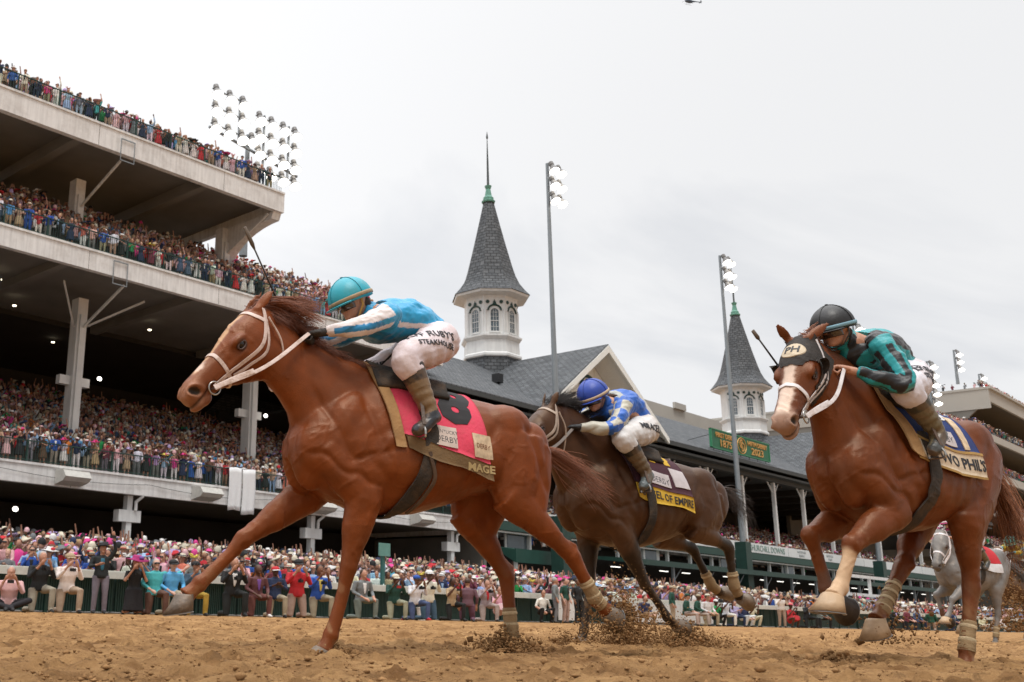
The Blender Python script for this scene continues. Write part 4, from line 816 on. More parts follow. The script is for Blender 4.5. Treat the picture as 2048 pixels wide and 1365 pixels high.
for zf, x1 in ((6.66, 60), (18.1, 54.5), (25.3, 39.2)): fill(19, x1, 46.15, zf, .55)
for i in range(0, 18): fill(61.5, 158, 45.75+i*.85, 6.35+max(0, i)*.24, .60, p=.96)
for x0 in (185, ):
    for zf in (30.6, 24.35, 18.28, 12.1):
        for i in range(0, 6): fill(x0+.6, 290, 45.8+i*.9, zf+max(0, i-1)*.4, .72, p=.93)
for i in range(2): fill(196.5, 285, 45.9+i*.8, 38.3+i*.3, .75, p=.9)
for y in (47, 48.4, 50.2, 51.6, 53.5, 56, 60, 63, 70, 71.5, 82): spots.append((195.6, y, 38.05, 1.2))
fill(62, 160, 47.0, 4.9, 1.3, p=.6)
for x in (65.9, 66.9, 68.6): spots.append((x, 46.3, 4.62, -.3))
sp_arr = np.array(spots); nP = len(sp_arr); kinds = RNG.choice(len(LT), nP, p=LTW); print('crowd mass', nP)
topc = np.array([PAL[t] for t in TOPS]); botc = np.array([PAL[t] for t in BOTS]); skc = np.array(SK+SK[:3])*.9; hrc = np.array(list(HR.values())); htc = np.array([PAL[t] for t in ('white', 'white', 'cream', 'cream', 'hot pink', 'red', 'black', 'pale pink', 'black', 'tan', 'navy', 'lilac', 'tan', 'cream', 'grey', 'brown')])
VV, FF, CC = [], [], []; off = 0
for k in range(len(LT)):
    ii = np.where(kinds == k)[0]
    if not len(ii): continue
    v, q, t = LT[k]; s = sp_arr[ii]; sc = RNG.uniform(.92, 1.07, len(ii)); ca, sa = np.cos(s[:, 3]), np.sin(s[:, 3])
    x = (v[None, :, 0]*ca[:, None]-v[None, :, 1]*sa[:, None])*sc[:, None]+s[:, 0:1]; y = (v[None, :, 0]*sa[:, None]+v[None, :, 1]*ca[:, None])*sc[:, None]+s[:, 1:2]; z = v[None, :, 2]*sc[:, None]+s[:, 2:3]
    VV.append(np.stack([x, y, z], -1).reshape(-1, 3)); FF.append((q[None]+off+(np.arange(len(ii))*len(v))[:, None, None]).reshape(-1, 4)); off += len(ii)*len(v)
    pc = np.stack([skc[RNG.integers(len(skc), size=len(ii))], topc[RNG.integers(len(topc), size=len(ii))], botc[RNG.integers(len(botc), size=len(ii))], hrc[RNG.integers(len(hrc), size=len(ii))], htc[RNG.integers(len(htc), size=len(ii))], np.tile((.015, .015, .018), (len(ii), 1))], 1)
    pc = pc*RNG.uniform(.8, 1.15, (len(ii), 6, 1)); CC.append(pc[:, t].reshape(-1, 3))
VV = np.concatenate(VV); FF = np.concatenate(FF); CC = np.concatenate(CC)
me = bpy.data.meshes.new('crowd'); me.vertices.add(len(VV)); me.vertices.foreach_set('co', VV.ravel()); me.loops.add(FF.size); me.loops.foreach_set('vertex_index', FF.ravel().astype(np.int32)); me.polygons.add(len(FF)); me.polygons.foreach_set('loop_start', np.arange(len(FF), dtype=np.int32)*4)
me.update(calc_edges=True); smooth_mesh(me); setcol(me, CC); me.materials.append(mat('crowd_cloth', rough=.8, var=.12, scale=7, attr=True)); tag(ob('crowd', me), 'dense mass of hatted racegoers packed into the stands and apron behind the front rows', 'crowd', kind='stuff')
# ------------------------------------------------------------------ horses
def V3(*a): return np.array(a, float)
def nz(v): return v/(np.linalg.norm(v)+1e-9)
def interp(tab, x): xs = [p[0] for p in tab]; return [float(np.interp(x, xs, [p[k] for p in tab])) for k in range(1, len(tab[0]))]
def cat(pts, n):      # smooth curve through points
    pts = [np.array(p, float) for p in pts]; P = [2*pts[0]-pts[1]]+pts+[2*pts[-1]-pts[-2]]; out = []
    for i in range(1, len(P)-2):
        for t in np.linspace(0, 1, n, endpoint=False):
            a, b, c, d = P[i-1:i+3]; out.append(.5*((2*b)+(c-a)*t+(2*a-5*b+4*c-d)*t*t+(3*b-a-3*c+d)*t**3))
    return out+[pts[-1]]
def strap(pts, w, th, bvh, off=.004, n=6, closed=False, bn=None, snap=True):
    b = MB(); P = cat(pts, n); Q = []; Nn = []
    for p in P:
        if snap: l, nn, _, _ = bvh.find_nearest(Vector(p)); l = np.array(l); nn = np.array(nn)
        else: l = p; nn = np.array(bn, float)
        Q.append(l); Nn.append(nn)
    for k_ in range(2):
        Q = [Q[0]]+[(Q[i-1]+2*Q[i]+Q[i+1])/4 for i in range(1, len(Q)-1)]+[Q[-1]]; Nn = [Nn[0]]+[nz(Nn[i-1]+2*Nn[i]+Nn[i+1]) for i in range(1, len(Nn)-1)]+[Nn[-1]]
    R = []
    for i, (q, nn) in enumerate(zip(Q, Nn)):
        t = nz(Q[min(i+1, len(Q)-1)]-Q[max(i-1, 0)]); s = nz(np.cross(t, nn)); m = nz(np.cross(s, t)); c = q+nn*off
        R.append([c-s*w/2-m*.002, c+s*w/2-m*.002, c+s*w/2+m*th, c+s*w*.3+m*(th*1.35), c-s*w*.3+m*(th*1.35), c-s*w/2+m*th])
    return b.rings(R)
def clumped(rg0, base, K, spread, tipspread):
    C_ = [base(rg0) for _ in range(K)]
    def gen(rg):
        p, d, l, dn = C_[rg.integers(0, K)]; q = p+rg.normal(size=3)*spread; l2 = l*rg.uniform(.75, 1.08); to = rg.normal(size=3)*tipspread
        return q, (lambda t: q*(1-t)+(p+d*l2)*t+dn*(t*t*l2)+to*t*t+np.array([0, 0, .03*l2*math.sin(t*5)]))
    return gen
def hair(roots, vel, n, m, name, parent, r=.0035, seg=6, curl=.02, seed=0, colr=(.1, .04, .02)):
    rg = np.random.default_rng(seed); b = MB()
    for i in range(n):
        p0, path = vel(rg)
        P = []; ph = rg.uniform(0, 6.28, 2); am = rg.uniform(.3, 1)*curl
        for k in range(seg+1):
            t = k/seg; q = path(t); P.append(q+np.array([math.sin(ph[0]+t*5), math.cos(ph[1]+t*4), math.sin(ph[1]+t*6)])*am*t)
        k_ = rg.uniform(.6, 1.35)
        b.tube(P, [(r*k_*(1-.75*j/seg), r*.5*k_*(1-.75*j/seg)) for j in range(seg+1)], 4, col=tuple(np.array(colr)*rg.uniform(.6, 1.5)), cap=False)
    return b.build(name, m, parent, smooth=True, colattr=True)
COAT = mat('horse_coat', rough=.40, var=.20, scale=9, bump=.5, bscale=150, attr=True, spec=.46, sheen=.0, bdist=.004, detail=12, stint=(1, .76, .55))
HAIRM = mat('horse_hair', rough=.5, var=.15, attr=True, scale=8)
HOOFM = mat('hoof_horn', (.20, .155, .115), .5, .25, 12, .4, 50, dirt=(.12, .065, .03), dirt_scale=14, dirt_amt=.7)
SHOE = mat('horse_shoe', (.35, .34, .33), .4, .1, metal=.8)
WRAPT = mat('bandage_tan', (.30, .20, .10), .85, .25, 12, .5, 90)
WRAPL = mat('bandage_light', (.52, .40, .24), .8, .2, 20, .5, 90)
TACKW = mat('tack_white', (.66, .52, .46), .5, .10, 10, .25, 80, dirt=(.30, .17, .09), dirt_scale=16, dirt_amt=.75)
TACKB = mat('tack_brown', (.09, .055, .035), .55, .2, 10, .3, 60)
TACKG = mat('tack_dark_girth', (.035, .028, .022), .8, .3, 14, .5, 80, dirt=(.14, .08, .04), dirt_scale=10, dirt_amt=.5)
EYEM = mat('eye_dark', (.010, .006, .004), .12, 0, spec=.5, coat=.15)
METAL = mat('bit_metal', (.45, .43, .4), .3, .1, metal=.9)
TOP = [(-1.15, 1.20), (-1.08, 1.28), (-1.0, 1.36), (-.88, 1.44), (-.72, 1.49), (-.55, 1.515), (-.35, 1.53), (-.15, 1.59), (0, 1.64), (.12, 1.645), (.25, 1.60), (.38, 1.53), (.5, 1.42), (.58, 1.31), (.64, 1.18)]
BOT = [(-1.15, 1.12), (-1.08, 1.08), (-1.0, 1.05), (-.88, 1.01), (-.72, .97), (-.55, .915), (-.35, .845), (-.15, .79), (.04, .775), (.2, .79), (.38, .85), (.5, .91), (.58, .98), (.64, 1.07)]
HW = [(-1.15, .04), (-1.08, .095), (-1.0, .145), (-.88, .215), (-.72, .275), (-.55, .28), (-.35, .30), (-.15, .295), (.04, .27), (.2, .25), (.38, .23), (.5, .20), (.58, .145), (.64, .07)]
def make_horse(sp):
    root = thing(sp['name'], sp['label'], 'horse', tuple(sp['O']), math.radians(sp['az']), None)
    rz = sp.get('rump', 0.); xs_ = sp.get('xs', 1.)
    def sx(x): return x if x > 0 else x*xs_
    def dz(x): return rz*float(np.clip((-x-.2)/.5, 0, 1))
    b = MB(); R = []
    for x in np.linspace(-1.15, .64, 40):
        zt = interp([(a, c) for a, c in TOP], x)[0]+dz(x); zb = interp(BOT, x)[0]+dz(x)*.6; w = interp(HW, x)[0]
        wz = float(np.clip((x+.35)/.3, 0, 1)*np.clip((.55-x)/.2, 0, 1)); pu = .85+.55*wz; zc = zb+(zt-zb)*.45; ring = []
        for j in range(28):
            t = 2*math.pi*j/28; c, s = math.cos(t), math.sin(t); pw = pu if s > 0 else .8
            ring.append((sx(x), w*math.copysign(abs(c)**pw, c), zc+(zt-zc if s > 0 else zc-zb)*s))
        R.append(ring)
    b.rings(R)
    def E(c, r, ry=0., rzz=0., rx=0.):
        m = np.array((Matrix.Rotation(rzz, 3, 'Z')@Matrix.Rotation(ry, 3, 'Y')@Matrix.Rotation(rx, 3, 'X'))); b.ell((sx(c[0]), c[1], c[2]), r, 14, 10, rot=m)
    for s in (1, -1):
        E((.34, s*.150, 1.22), (.14, .085, .26), ry=-.45); E((.46, s*.12, 1.13), (.16, .09, .17)); E((.17, s*.175, 1.03), (.18, .075, .15), ry=.5)
        E((-.70, s*.145, 1.32+rz), (.21, .12, .15), ry=.2); E((-.90, s*.125, 1.21+rz), (.15, .105, .18), ry=-.35); E((-.55, s*.2, 1.16+rz*.6), (.15, .09, .2), ry=.5)
        E((-.15, s*.20, 1.12), (.42, .10, .22)); E((.52, s*.07, 1.07), (.11, .075, .19), ry=.15)
    # neck
    P, Nn = V3(*sp['poll']), V3(*sp['nose']); L = np.linalg.norm(Nn-P); a = nz(Nn-P); sd = nz(np.cross((0, 0, 1), a)); up = np.cross(a, sd)
    if sp.get('roll'): q = Matrix.Rotation(sp['roll'], 3, Vector(a)); sd = np.array(q@Vector(sd)); up = np.array(q@Vector(up))
    hkk = sp.get('hk', 1.)/.68
    HP = lambda t, n=0., s=0.: P+a*(t*L)+up*n*L*hkk+sd*s*L*hkk
    nk = sp['neck']  # list of (crest point, under point, half width)
    R = []
    for c_, u_, hw in nk:
        c_, u_ = V3(*c_), V3(*u_); m = (c_+u_)/2; h = (c_-u_)/2; sv = nz(np.cross(h, nz(V3(1, 0, 0)+.0*h)))
        sv = V3(0, 1, 0)*np.sign(1); ring = []
        for j in range(20):
            t = 2*math.pi*j/20; c, s = math.cos(t), math.sin(t); pw = 1.15 if s > 0 else .8
            ring.append(m+h*s+sv*hw*math.copysign(abs(c)**pw, c))
        R.append(ring)
    b.rings(R)
    # head
    hs = [(-.05, -.02, -.17, .055), (.03, .01, -.21, .078), (.13, .022, -.27, .092), (.25, .028, -.295, .103), (.35, .022, -.285, .098), (.45, .010, -.25, .086), (.56, -.002, -.205, .066), (.68, -.006, -.165, .056), (.80, -.008, -.142, .052), (.90, -.010, -.135, .056), (.97, -.028, -.128, .050), (1.01, -.055, -.112, .03)]
    R = []
    for t, tp, bt, w in hs:
        m = (tp+bt)/2; h = (tp-bt)/2
        ring = []
        for j in range(20):
            th = 2*math.pi*j/20; c, s = math.cos(th), math.sin(th); wid = w*(1 if s > 0 else (1-.40*abs(s))); ring.append(HP(t, m+h*math.copysign(abs(s)**.9, s), wid*math.copysign(abs(c)**.75, c)))
        R.append(ring)
    b.rings(R)
    hm = np.stack([a, sd, up], 1)
    def EH(t, n, s, r, rot=None): b.ell(HP(t, n, s), [q*L*hkk for q in r], 12, 8, rot=hm if rot is None else hm@rot)
    for s in (1, -1):
        EH(.24, -.165, s*.058, (.095, .035, .10)); EH(.39, -.036, s*.078, (.048, .026, .024)); EH(.41, -.092, s*.072, (.052, .018, .018))
        EH(.93, -.055, s*.045, (.045, .022, .032)); b.tube([HP(.40, -.095, s*.085), HP(.52, -.10, s*.07), HP(.64, -.10, s*.055)], [.016, .013, .006], 8)
    EH(.93, -.128, 0, (.055, .042, .028)); EH(.87, -.142, 0, (.04, .036, .022)); EH(.90, -.10, 0, (.06, .05, .03))
    # ears
    for s, (tip, fc) in zip((1, -1), sp['ears']):
        base = HP(.03, .0, s*.055); tip = V3(*tip) if tip is not None else base+up*.15; ax = nz(tip-base); le = np.linalg.norm(tip-base); sv = nz(np.cross(ax, V3(*fc))); fv = nz(np.cross(sv, ax)); R = []
        for u, w in ((-.15, .024), (.1, .032), (.35, .036), (.6, .031), (.82, .019), (1, .004)):
            c = base+ax*le*u; R.append([c+sv*w*math.cos(q)+fv*(w*.55*math.sin(q)-(.012 if u > 0 and math.sin(q) > 0 else 0)) for q in np.linspace(0, 2*math.pi, 10, endpoint=False)])
        b.rings(R)
    # legs
    lat = V3(0, 1, 0)
    def limb(pts, rad): b.tube(pts, rad, 14, side=nz(np.cross(lat, pts[-1]-pts[0])) if 0 else None)
    LS = sp.get('ls', 1.06)
    def seg(p, q, stations):   # stations: (t, fore-aft radius, lateral radius)
        ax = nz(q-p); fa = nz(np.cross(lat, ax)); sv = nz(np.cross(ax, fa)); R = []
        for t, rf, rl, *o in stations:
            c = p+(q-p)*t+fa*(o[0] if o else 0)*(1 if fa[0] > 0 else -1); k_ = LS if rf < .075 else 1.; R.append([c+fa*rf*k_*math.cos(w)+sv*rl*k_*math.sin(w) for w in np.linspace(0, 2*math.pi, 16, endpoint=False)])
        b.rings(R)
    hoofs = []; wraps = []
    for key, front in (('LF', 1), ('RF', 1), ('LH', 0), ('RH', 0)):
        lg = sp[key]; s = 1 if key[0] == 'L' else -1; j = [V3(*q) for q in lg['j']]
        if front:
            el, kn, ft, co = j; sh = V3(.44, s*.15, 1.14)
            seg(sh, el, [(0, .13, .075), (.5, .13, .085), (1, .11, .075)]); 
            seg(el, kn, [(-.15, .115, .075), (.05, .116, .080), (.25, .098, .072), (.5, .0745, .058), (.75, .052, .045), (.9, .045, .042), (1, .044, .042), (1.06, .04, .04)])
            b.ell(kn, (.046*LS, .045*LS, .050*LS), 12, 8)
            seg(kn, ft, [(0, .044, .042), (.12, .038, .036), (.3, .033, .027, -.006), (.6, .033, .027, -.006), (.82, .034, .029, -.004), (1, .036, .034)])
        else:
            st, hk, ft, co = j; hip = V3(sx(-.80), s*.13, 1.28+rz)
            seg(hip, st, [(0, .22, .13), (.35, .225, .135), (.7, .18, .115), (1, .13, .09), (1.12, .10, .075)])
            seg(V3(sx(-.93), s*.12, 1.22+rz), st+(hk-st)*.35, [(0, .14, .11), (.5, .12, .1), (1, .06, .05)])
            seg(st, hk, [(-.12, .13, .09), (.1, .12, .085), (.3, .095, .07), (.55, .064, .05), (.75, .046, .038), (.9, .045, .038), (1, .046, .042)])
            ax = nz(hk-st); d2 = nz(ft-hk); back = nz(-(nz(st-hk)+d2)); pt = hk+back*.05-ax*.035   # point of hock
            b.ell(hk, (.048, .042, .05), 12, 8); b.tube([hk-ax*.14+back*.03, pt, hk+d2*.05+back*.012], [.016, .027, .022], 8)
            seg(hk, ft, [(0, .048, .042), (.15, .042, .034), (.35, .036, .029), (.7, .034, .028), (.88, .036, .03), (1, .039, .036)])
        b.ell(ft, (.041*LS, .038*LS, .043*LS), 12, 8); d3 = nz(co-ft); fb = np.cross(lat, d3); fb = fb*(-1 if fb[0]*(1) > 0 else 1)
        seg(ft, co, [(0, .038, .036), (.35, .033, .032), (.7, .036, .036), (1, .046, .045)]); hoofs.append((co, V3(*lg['f']), V3(*lg['n']), lg)); wraps.append((j, lg, front))
    me = fuse(b, sp.get('vox', .0105), 6, .5)
    co = coords(me).copy(); no = normals(me).copy()
    # nostril / mouth relief, muscle and rib relief
    rel = co-P; ht = rel@a/L; hn = rel@up/(L*hkk); hsd = rel@sd/(L*hkk); inhead = (ht > .2)&(ht < 1.1)&(hn > -.34)&(np.abs(hsd) < .17)
    dark = np.zeros(len(co))
    for s in (1, -1):
        d = np.sqrt(((ht-.925)/.050)**2+((hn+.060-.3*(ht-.925))/.026)**2); w = np.exp(-d**2*1.0)*inhead*((hsd*s) > .018); co -= (sd*s)[None, :]*(w*.034)[:, None]; dark = np.maximum(dark, sstep(1.05, .75, d)*inhead*((hsd*s) > .015))
        rim = np.exp(-((d-1.35)/.35)**2)*inhead*((hsd*s) > .02); co += (sd*s)[None, :]*(rim*.006)[:, None]
    md = np.abs(hn+.108+.05*(ht-.9))/.006; w = np.exp(-md**2)*((ht > .74)&(ht < 1.03))*inhead; co -= no*(w*.008)[:, None]; dark = np.maximum(dark, w*.8)
    X, Y, Z = co.T
    body = (X > -1.1)&(X < .6)&(Z > .7)
    rel_ = np.zeros(len(co))
    rel_ += -.012*np.exp(-((X-.16-.35*(Z-1.2))/.028)**2)*sstep(1.0, 1.1, Z)*sstep(1.5, 1.35, Z)*sstep(.12-.05, .12+.03, np.abs(Y))
    rel_ += -.013*np.exp(-((X+.50+.55*(Z-1.15))/.032)**2)*sstep(.9, 1.0, Z)*sstep(1.4, 1.25, Z)*sstep(.12-.05, .12+.03, np.abs(Y))
    rel_ += -.012*np.exp(-((X+.86-.35*(Z-1.2))/.026)**2)*sstep(.9, 1.0, Z)*sstep(1.42, 1.3, Z)*sstep(.1-.05, .1+.03, np.abs(Y))
    rel_ += .0018*np.sin(X*62+Z*8)*((X > -.45)&(X < .1))*sstep(.85, .95, Z)*sstep(1.3, 1.15, Z)*sstep(.15-.05, .15+.03, np.abs(Y))
    rel_ += -.011*np.exp(-((Z-1.02-.5*(X-.4)-.02*np.sin(X*30))/.020)**2)*sstep(.15, .25, X)*sstep(.62, .52, X)
    rel_ += -.010*np.exp(-((X-.44-.5*(Z-1.3))/.022)**2)*sstep(1.0, 1.1, Z)*sstep(1.55, 1.4, Z)*sstep(.06-.05, .06+.03, np.abs(Y))
    rel_ += .007*np.exp(-((X-.33-.42*(Z-1.25))/.035)**2)*sstep(1.02, 1.12, Z)*sstep(1.55, 1.4, Z)*sstep(.1-.05, .1+.03, np.abs(Y))
    rel_ += -.007*np.exp(-((Z-1.12+.3*(X-.1))/.02)**2)*sstep(-.02, .06, X)*sstep(.36, .28, X)*sstep(.15-.05, .15+.03, np.abs(Y))
    vein = sstep(.93, 1., 1-np.abs(2*fbm(X*5+2*Z, Z*6-Y*4, 3, 163, .6)-1)); rel_ += .0035*vein*(Z < 1.25)*(Z > .5)
    rel_ += -.012*np.exp(-((Y)/.018)**2)*sstep(.42, .5, X)*sstep(.85, .95, Z)*sstep(1.25, 1.15, Z)*1.3
    rel_ += (fbm(X*5+Y*3, Z*5+Y*5, 2, 3)-.5)*.012*body
    ridge = sstep(.80, .97, 1-np.abs(2*fbm(X*8+Y*6, Z*8-Y*5, 3, 63)-1)); rel_ += .0014*ridge*((Z < 1.35)|(X > .5))*sstep(.45, .6, fbm(X*3, Z*3, 2, 64)); rel_ += .004*(sstep(.86, .98, 1-np.abs(2*fbm(X*15, Z*15+Y*9, 2, 65)-1)))*(ht > .25)*(ht < .9)*inhead
    leg = (Z < .85)|((X > .62)&(Z < .95)); rel_ += (fbm(X*30, Z*22+Y*30, 2, 13)-.5)*.0035*leg
    co += no*rel_[:, None]; setcoords(me, co)
    # coat colour
    base = np.array(sp['coat']); c = np.tile(base, (len(co), 1))*(1+.22*(fbm(X*4+Y*2, Z*4-Y*3, 3, 77)-.5))[:, None]
    def paint(col, w): nonlocal c; c = c*(1-w[:, None])+np.array(col)*w[:, None]
    paint(np.array(sp.get('belly', base*1.15)), .55*sstep(1.05, .8, Z)*body)
    lp = [V3(*q) for k in ('LF', 'RF', 'LH', 'RH') for q in sp[k]['j']]
    for k in ('LF', 'RF', 'LH', 'RH'):
        lg = sp[k]; pj = [V3(*q) for q in lg['j']]
        for (u, v, f0, f1) in ((pj[0], pj[1], 0, 1), (pj[1], pj[2], 1, 2), (pj[2], pj[3], 2, 3), (pj[3], pj[3]+(pj[3]-pj[2]), 3, 4)):
            ab = v-u; t = np.clip((co-u)@ab/(ab@ab), 0, 1); d = np.linalg.norm(co-(u+t[:, None]*ab), axis=1); near = sstep(.12, .085, d); ff = f0+t
            if 'dark' in lg: paint(lg['dark'][1], near*sstep(lg['dark'][0]-.35, lg['dark'][0]+.15, ff+(fbm(X*20, Z*20, 2, 5)-.5)*.3))
            if 'sock' in lg: paint(lg['sock'][1], near*sstep(lg['sock'][0]-.08, lg['sock'][0]+.08, ff+(fbm(X*25, Z*25, 2, 8)-.5)*.3))
    paint(np.array(sp.get('dirt', (.30, .17, .08))), .55*sstep(.52, .66, fbm(X*14+3, Z*14+Y*14, 4, 55))*sstep(.6, .15, Z))
    mott = (fbm(X*11+Y*7, Z*11-Y*5, 5, 101, .65)-.5); c = c*(1+.35*mott[:, None])
    mzc = sp.get('muzzle', (.11, .06, .04)); paint(mzc, .75*sstep(.78, .95, ht+(fbm(X*20, Z*20, 2, 6)-.5)*.1)*(hn < -.0)*inhead)
    if 'blaze' in sp:
        t0, t1, w0, w1, bc = sp['blaze']; ww = np.interp(ht, [t0, (t0+t1)/2, t1], [w0, (w0+w1)/2, w1]); sof = (fbm(X*26, Z*26, 3, 91)-.5)*.035
        paint(bc, sstep(.010, -.006, np.abs(hsd)-ww+sof)*sstep(t0-.03, t0+.03, ht)*sstep(t1+.04, t1-.02, ht)*(hn > -.045))
    if 'snip' in sp: tt, nn_, ss_, r_, bc = sp['snip']; d = np.sqrt(((ht-tt)*L)**2+((hsd-ss_))**2*4); paint(bc, sstep(r_, r_*.5, d+(fbm(X*50, Z*50, 2, 4)-.5)*.04)*(hn > -.05)*.8)
    es = np.sqrt(((ht-.40)/.065)**2+((hn+.060)/.034)**2); paint((.035, .015, .008), .75*sstep(1.0, .55, es)*inhead*(np.abs(hsd) > .05))  # lid shading painted as dark colour around the eyes
    paint((.012, .007, .005), dark)  # shade inside nostrils and along the mouth groove, painted into the colour
    setcol(me, np.clip(c, 0, 1)); me.materials.append(COAT); body_o = ob('body', me, root)
    bv = BVHTree.FromPolygons([Vector(v) for v in co], [tuple(p.vertices) for p in me.polygons])
    # eyes
    for s in (1, -1):
        q = HP(.40, -.060, s*.085); l, nn, _, _ = bv.find_nearest(Vector(q)); e = MB(); e.ell(np.array(l)-np.array(nn)*.015, (.027,)*3, 18, 12); e.build('eye', EYEM, root, smooth=True)
        e = MB(); pts = [np.array(l)+np.array(nn)*.003+a*.031*math.cos(q_)+up*.018*math.sin(q_) for q_ in np.linspace(0, 2*math.pi, 17)]; e.tube(pts, .0068, 8, cap=False); e.build('eyelid', mat('eyelid', (.06, .025, .014), .5), root, smooth=True)
    # hooves
    for (cc, f, n, lg) in hoofs:
        n = nz(n); f = nz(f-n*(f@n)); s = np.cross(n, f); h = MB(); R = []; hs_ = lg.get('hs', 1.25)
        for t, rf, rl, sh in ((-.1, .044, .043, -.005), (.0, .049, .047, .0), (.35, .056, .052, .012), (1., .068, .062, .03)):
            ring = []
            for q in np.linspace(0, 2*math.pi, 22, endpoint=False):
                cf, sf = math.cos(q), math.sin(q); k = 1 if cf > 0 else .75; lift = .018*(1-t)*max(cf, 0) if t <= 0 else 0
                ring.append(cc+(n*(.078*t-lift)*.72+f*(sh+rf*cf*k)+s*rl*sf)*(1+(hs_-1)*(.55+.45*t)))
            R.append(ring)
        h.rings(R); ho = h.build('hoof', lg.get('hoofmat', HOOFM), root, smooth=True)
        if lg.get('shoe', 1):
            h = MB(); pts = [cc+(n*.060+f*(.028+.062*math.cos(q)*(1 if math.cos(q) > 0 else .8))+s*.056*math.sin(q))*hs_ for q in np.linspace(-2.5, 2.5, 22)]
            h.tube(pts, [(.004, .010)]*22, 6, side=n); h.build('horseshoe', SHOE, ho, smooth=False)
    # bandages
    for (j, lg, front) in wraps:
        if 'wrap' in lg:
            t0, t1, m1, m2 = lg['wrap']; kn, ft, cr = j[1], j[2], j[3]; w = MB(); lpts = []
            def along(t): return kn+(ft-kn)*t if t <= 1 else ft+(cr-ft)*(t-1)
            ts_ = np.linspace(t0, t1, 16); rr_ = [.047 if .85 < t < 1.15 else .042 for t in ts_]; w.tube([along(t) for t in ts_], [r+.002*math.sin(i*2.3) for i, r in enumerate(rr_)], 16); w.build('leg_bandage', m1, root, smooth=True)
            if m2:
                for k in range(lg.get('nb', 3)):
                    t = t0+.06+(t1-t0)*.75*k/max(1, lg.get('nb', 3)); w = MB(); q = along(t); q2 = along(t+.055); d = nz(q2-q); w.tube([q, q+(q2-q)*.5, q2], [.0445, .0475, .0445], 16, cap=False); w.build('bandage_tape', m2, root, smooth=True)
    return root, me, bv, HP, (a, sd, up, L)
def rope(pts, r, n=6, k=8): b = MB(); P = cat(pts, k); return b.tube(P, r, n)
# saddle cloth laid on the back: u runs tail-ward, v down the flank
class Cloth:
    def __init__(s, bv, x0, x1, off=.012):
        s.xs = np.linspace(x1-.15, x0+.15, 34); s.tab = []
        for x in s.xs:
            pts = []
            for ph in np.linspace(0, 2.6, 36):
                d = Vector((0, math.sin(ph), math.cos(ph))); o = Vector((x, 0, 1.22)); h = bv.ray_cast(o+d*1.2, -d)
                l = np.array(h[0]) if h[0] else pts[-1]
                pts.append(l+np.array(d)*off)
            # cloth hangs: never tucks back under the widest line
            ym = 0
            for i in range(len(pts)):
                if i > 10 and pts[i][1] < ym-.0015:
                    for k in range(i, len(pts)): pts[k] = pts[k-1]+np.array((0, .002, -.045))
                    break
                ym = max(ym, pts[i][1])
            pts = np.array(pts); ar = np.concatenate([[0], np.cumsum(np.linalg.norm(np.diff(pts, axis=0), axis=1))]); s.tab.append((pts, ar))
    def pos(s, u, v, o=0.):
        x = np.clip(u, s.xs[0], s.xs[-1]); i = np.clip(np.searchsorted(s.xs, x)-1, 0, len(s.xs)-2); f = (x-s.xs[i])/(s.xs[i+1]-s.xs[i]); sg = 1 if v >= 0 else -1; q = []
        for k in (i, i+1): p, ar = s.tab[k]; q.append(np.array([np.interp(abs(v), ar, p[:, c]) for c in range(3)]))
        r = q[0]*(1-f)+q[1]*f; r[0] = x; r[1] *= sg
        r2 = np.array(r); r2 += nz(np.array([0, r[1], (r[2]-1.15)*.8]))*(o+.006*math.sin(u*21+v*6)*min(1, abs(v)*2)+.008*math.sin(u*9-v*14)*min(1, abs(v)*1.5))
        return r2
    def patch(s, uf, ub, v0, v1, nu=26, nv=26, th=.006, o=0., sl=(1., 1.), wav=0.):
        """uf/ub: front and back edge as functions of v"""
        b = MB(); g1 = []; g2 = []
        for j in range(nv+1):
            v = v0+(v1-v0)*j/nv; r1 = []; r2 = []
            for i in range(nu+1):
                u = uf(abs(v))+(ub(abs(v))-uf(abs(v)))*i/nu; vv = v*(sl[0]+(sl[1]-sl[0])*i/nu)+wav*math.sin(i/nu*7)*(j/nv); r1.append(s.pos(u, vv, o+th)); r2.append(s.pos(u, vv, o))
            g1.append(r1); g2.append(r2)
        k = nu+1; m = nv+1; vs = [p for r in g1 for p in r]+[p for r in g2 for p in r]; f = []
        for j in range(nv):
            for i in range(nu):
                q = j*k+i; f.append((q, q+k, q+k+1, q+1)); q += k*m; f.append((q, q+1, q+k+1, q+k))
        for j in range(nv):
            for q, sgn in ((j*k, 1), (j*k+nu, -1)): f.append((q, q+k, q+k+k*m, q+k*m)[::sgn])
        for i in range(nu):
            for q, sgn in ((i, -1), (nv*k+i, 1)): f.append((q, q+1, q+1+k*m, q+k*m)[::sgn])
        return b.add(vs, f)
    def text(s, name, st, size, m, parent, u0, v0, o=.009, xs=1., bold=.0, rot=0., bvx=None):
        me = densify(text_mesh(st, size, .0012, bold)); c = coords(me); out = np.empty_like(c); cr_, sr = math.cos(rot), math.sin(rot)
        for i, (x, y, z) in enumerate(c): x, y = x*cr_-y*sr, x*sr+y*cr_; out[i] = s.pos(u0-x*xs, v0-y, o+z)
        setcoords(me, out); me.materials.clear(); me.materials.append(m); return ob(name, me, parent)
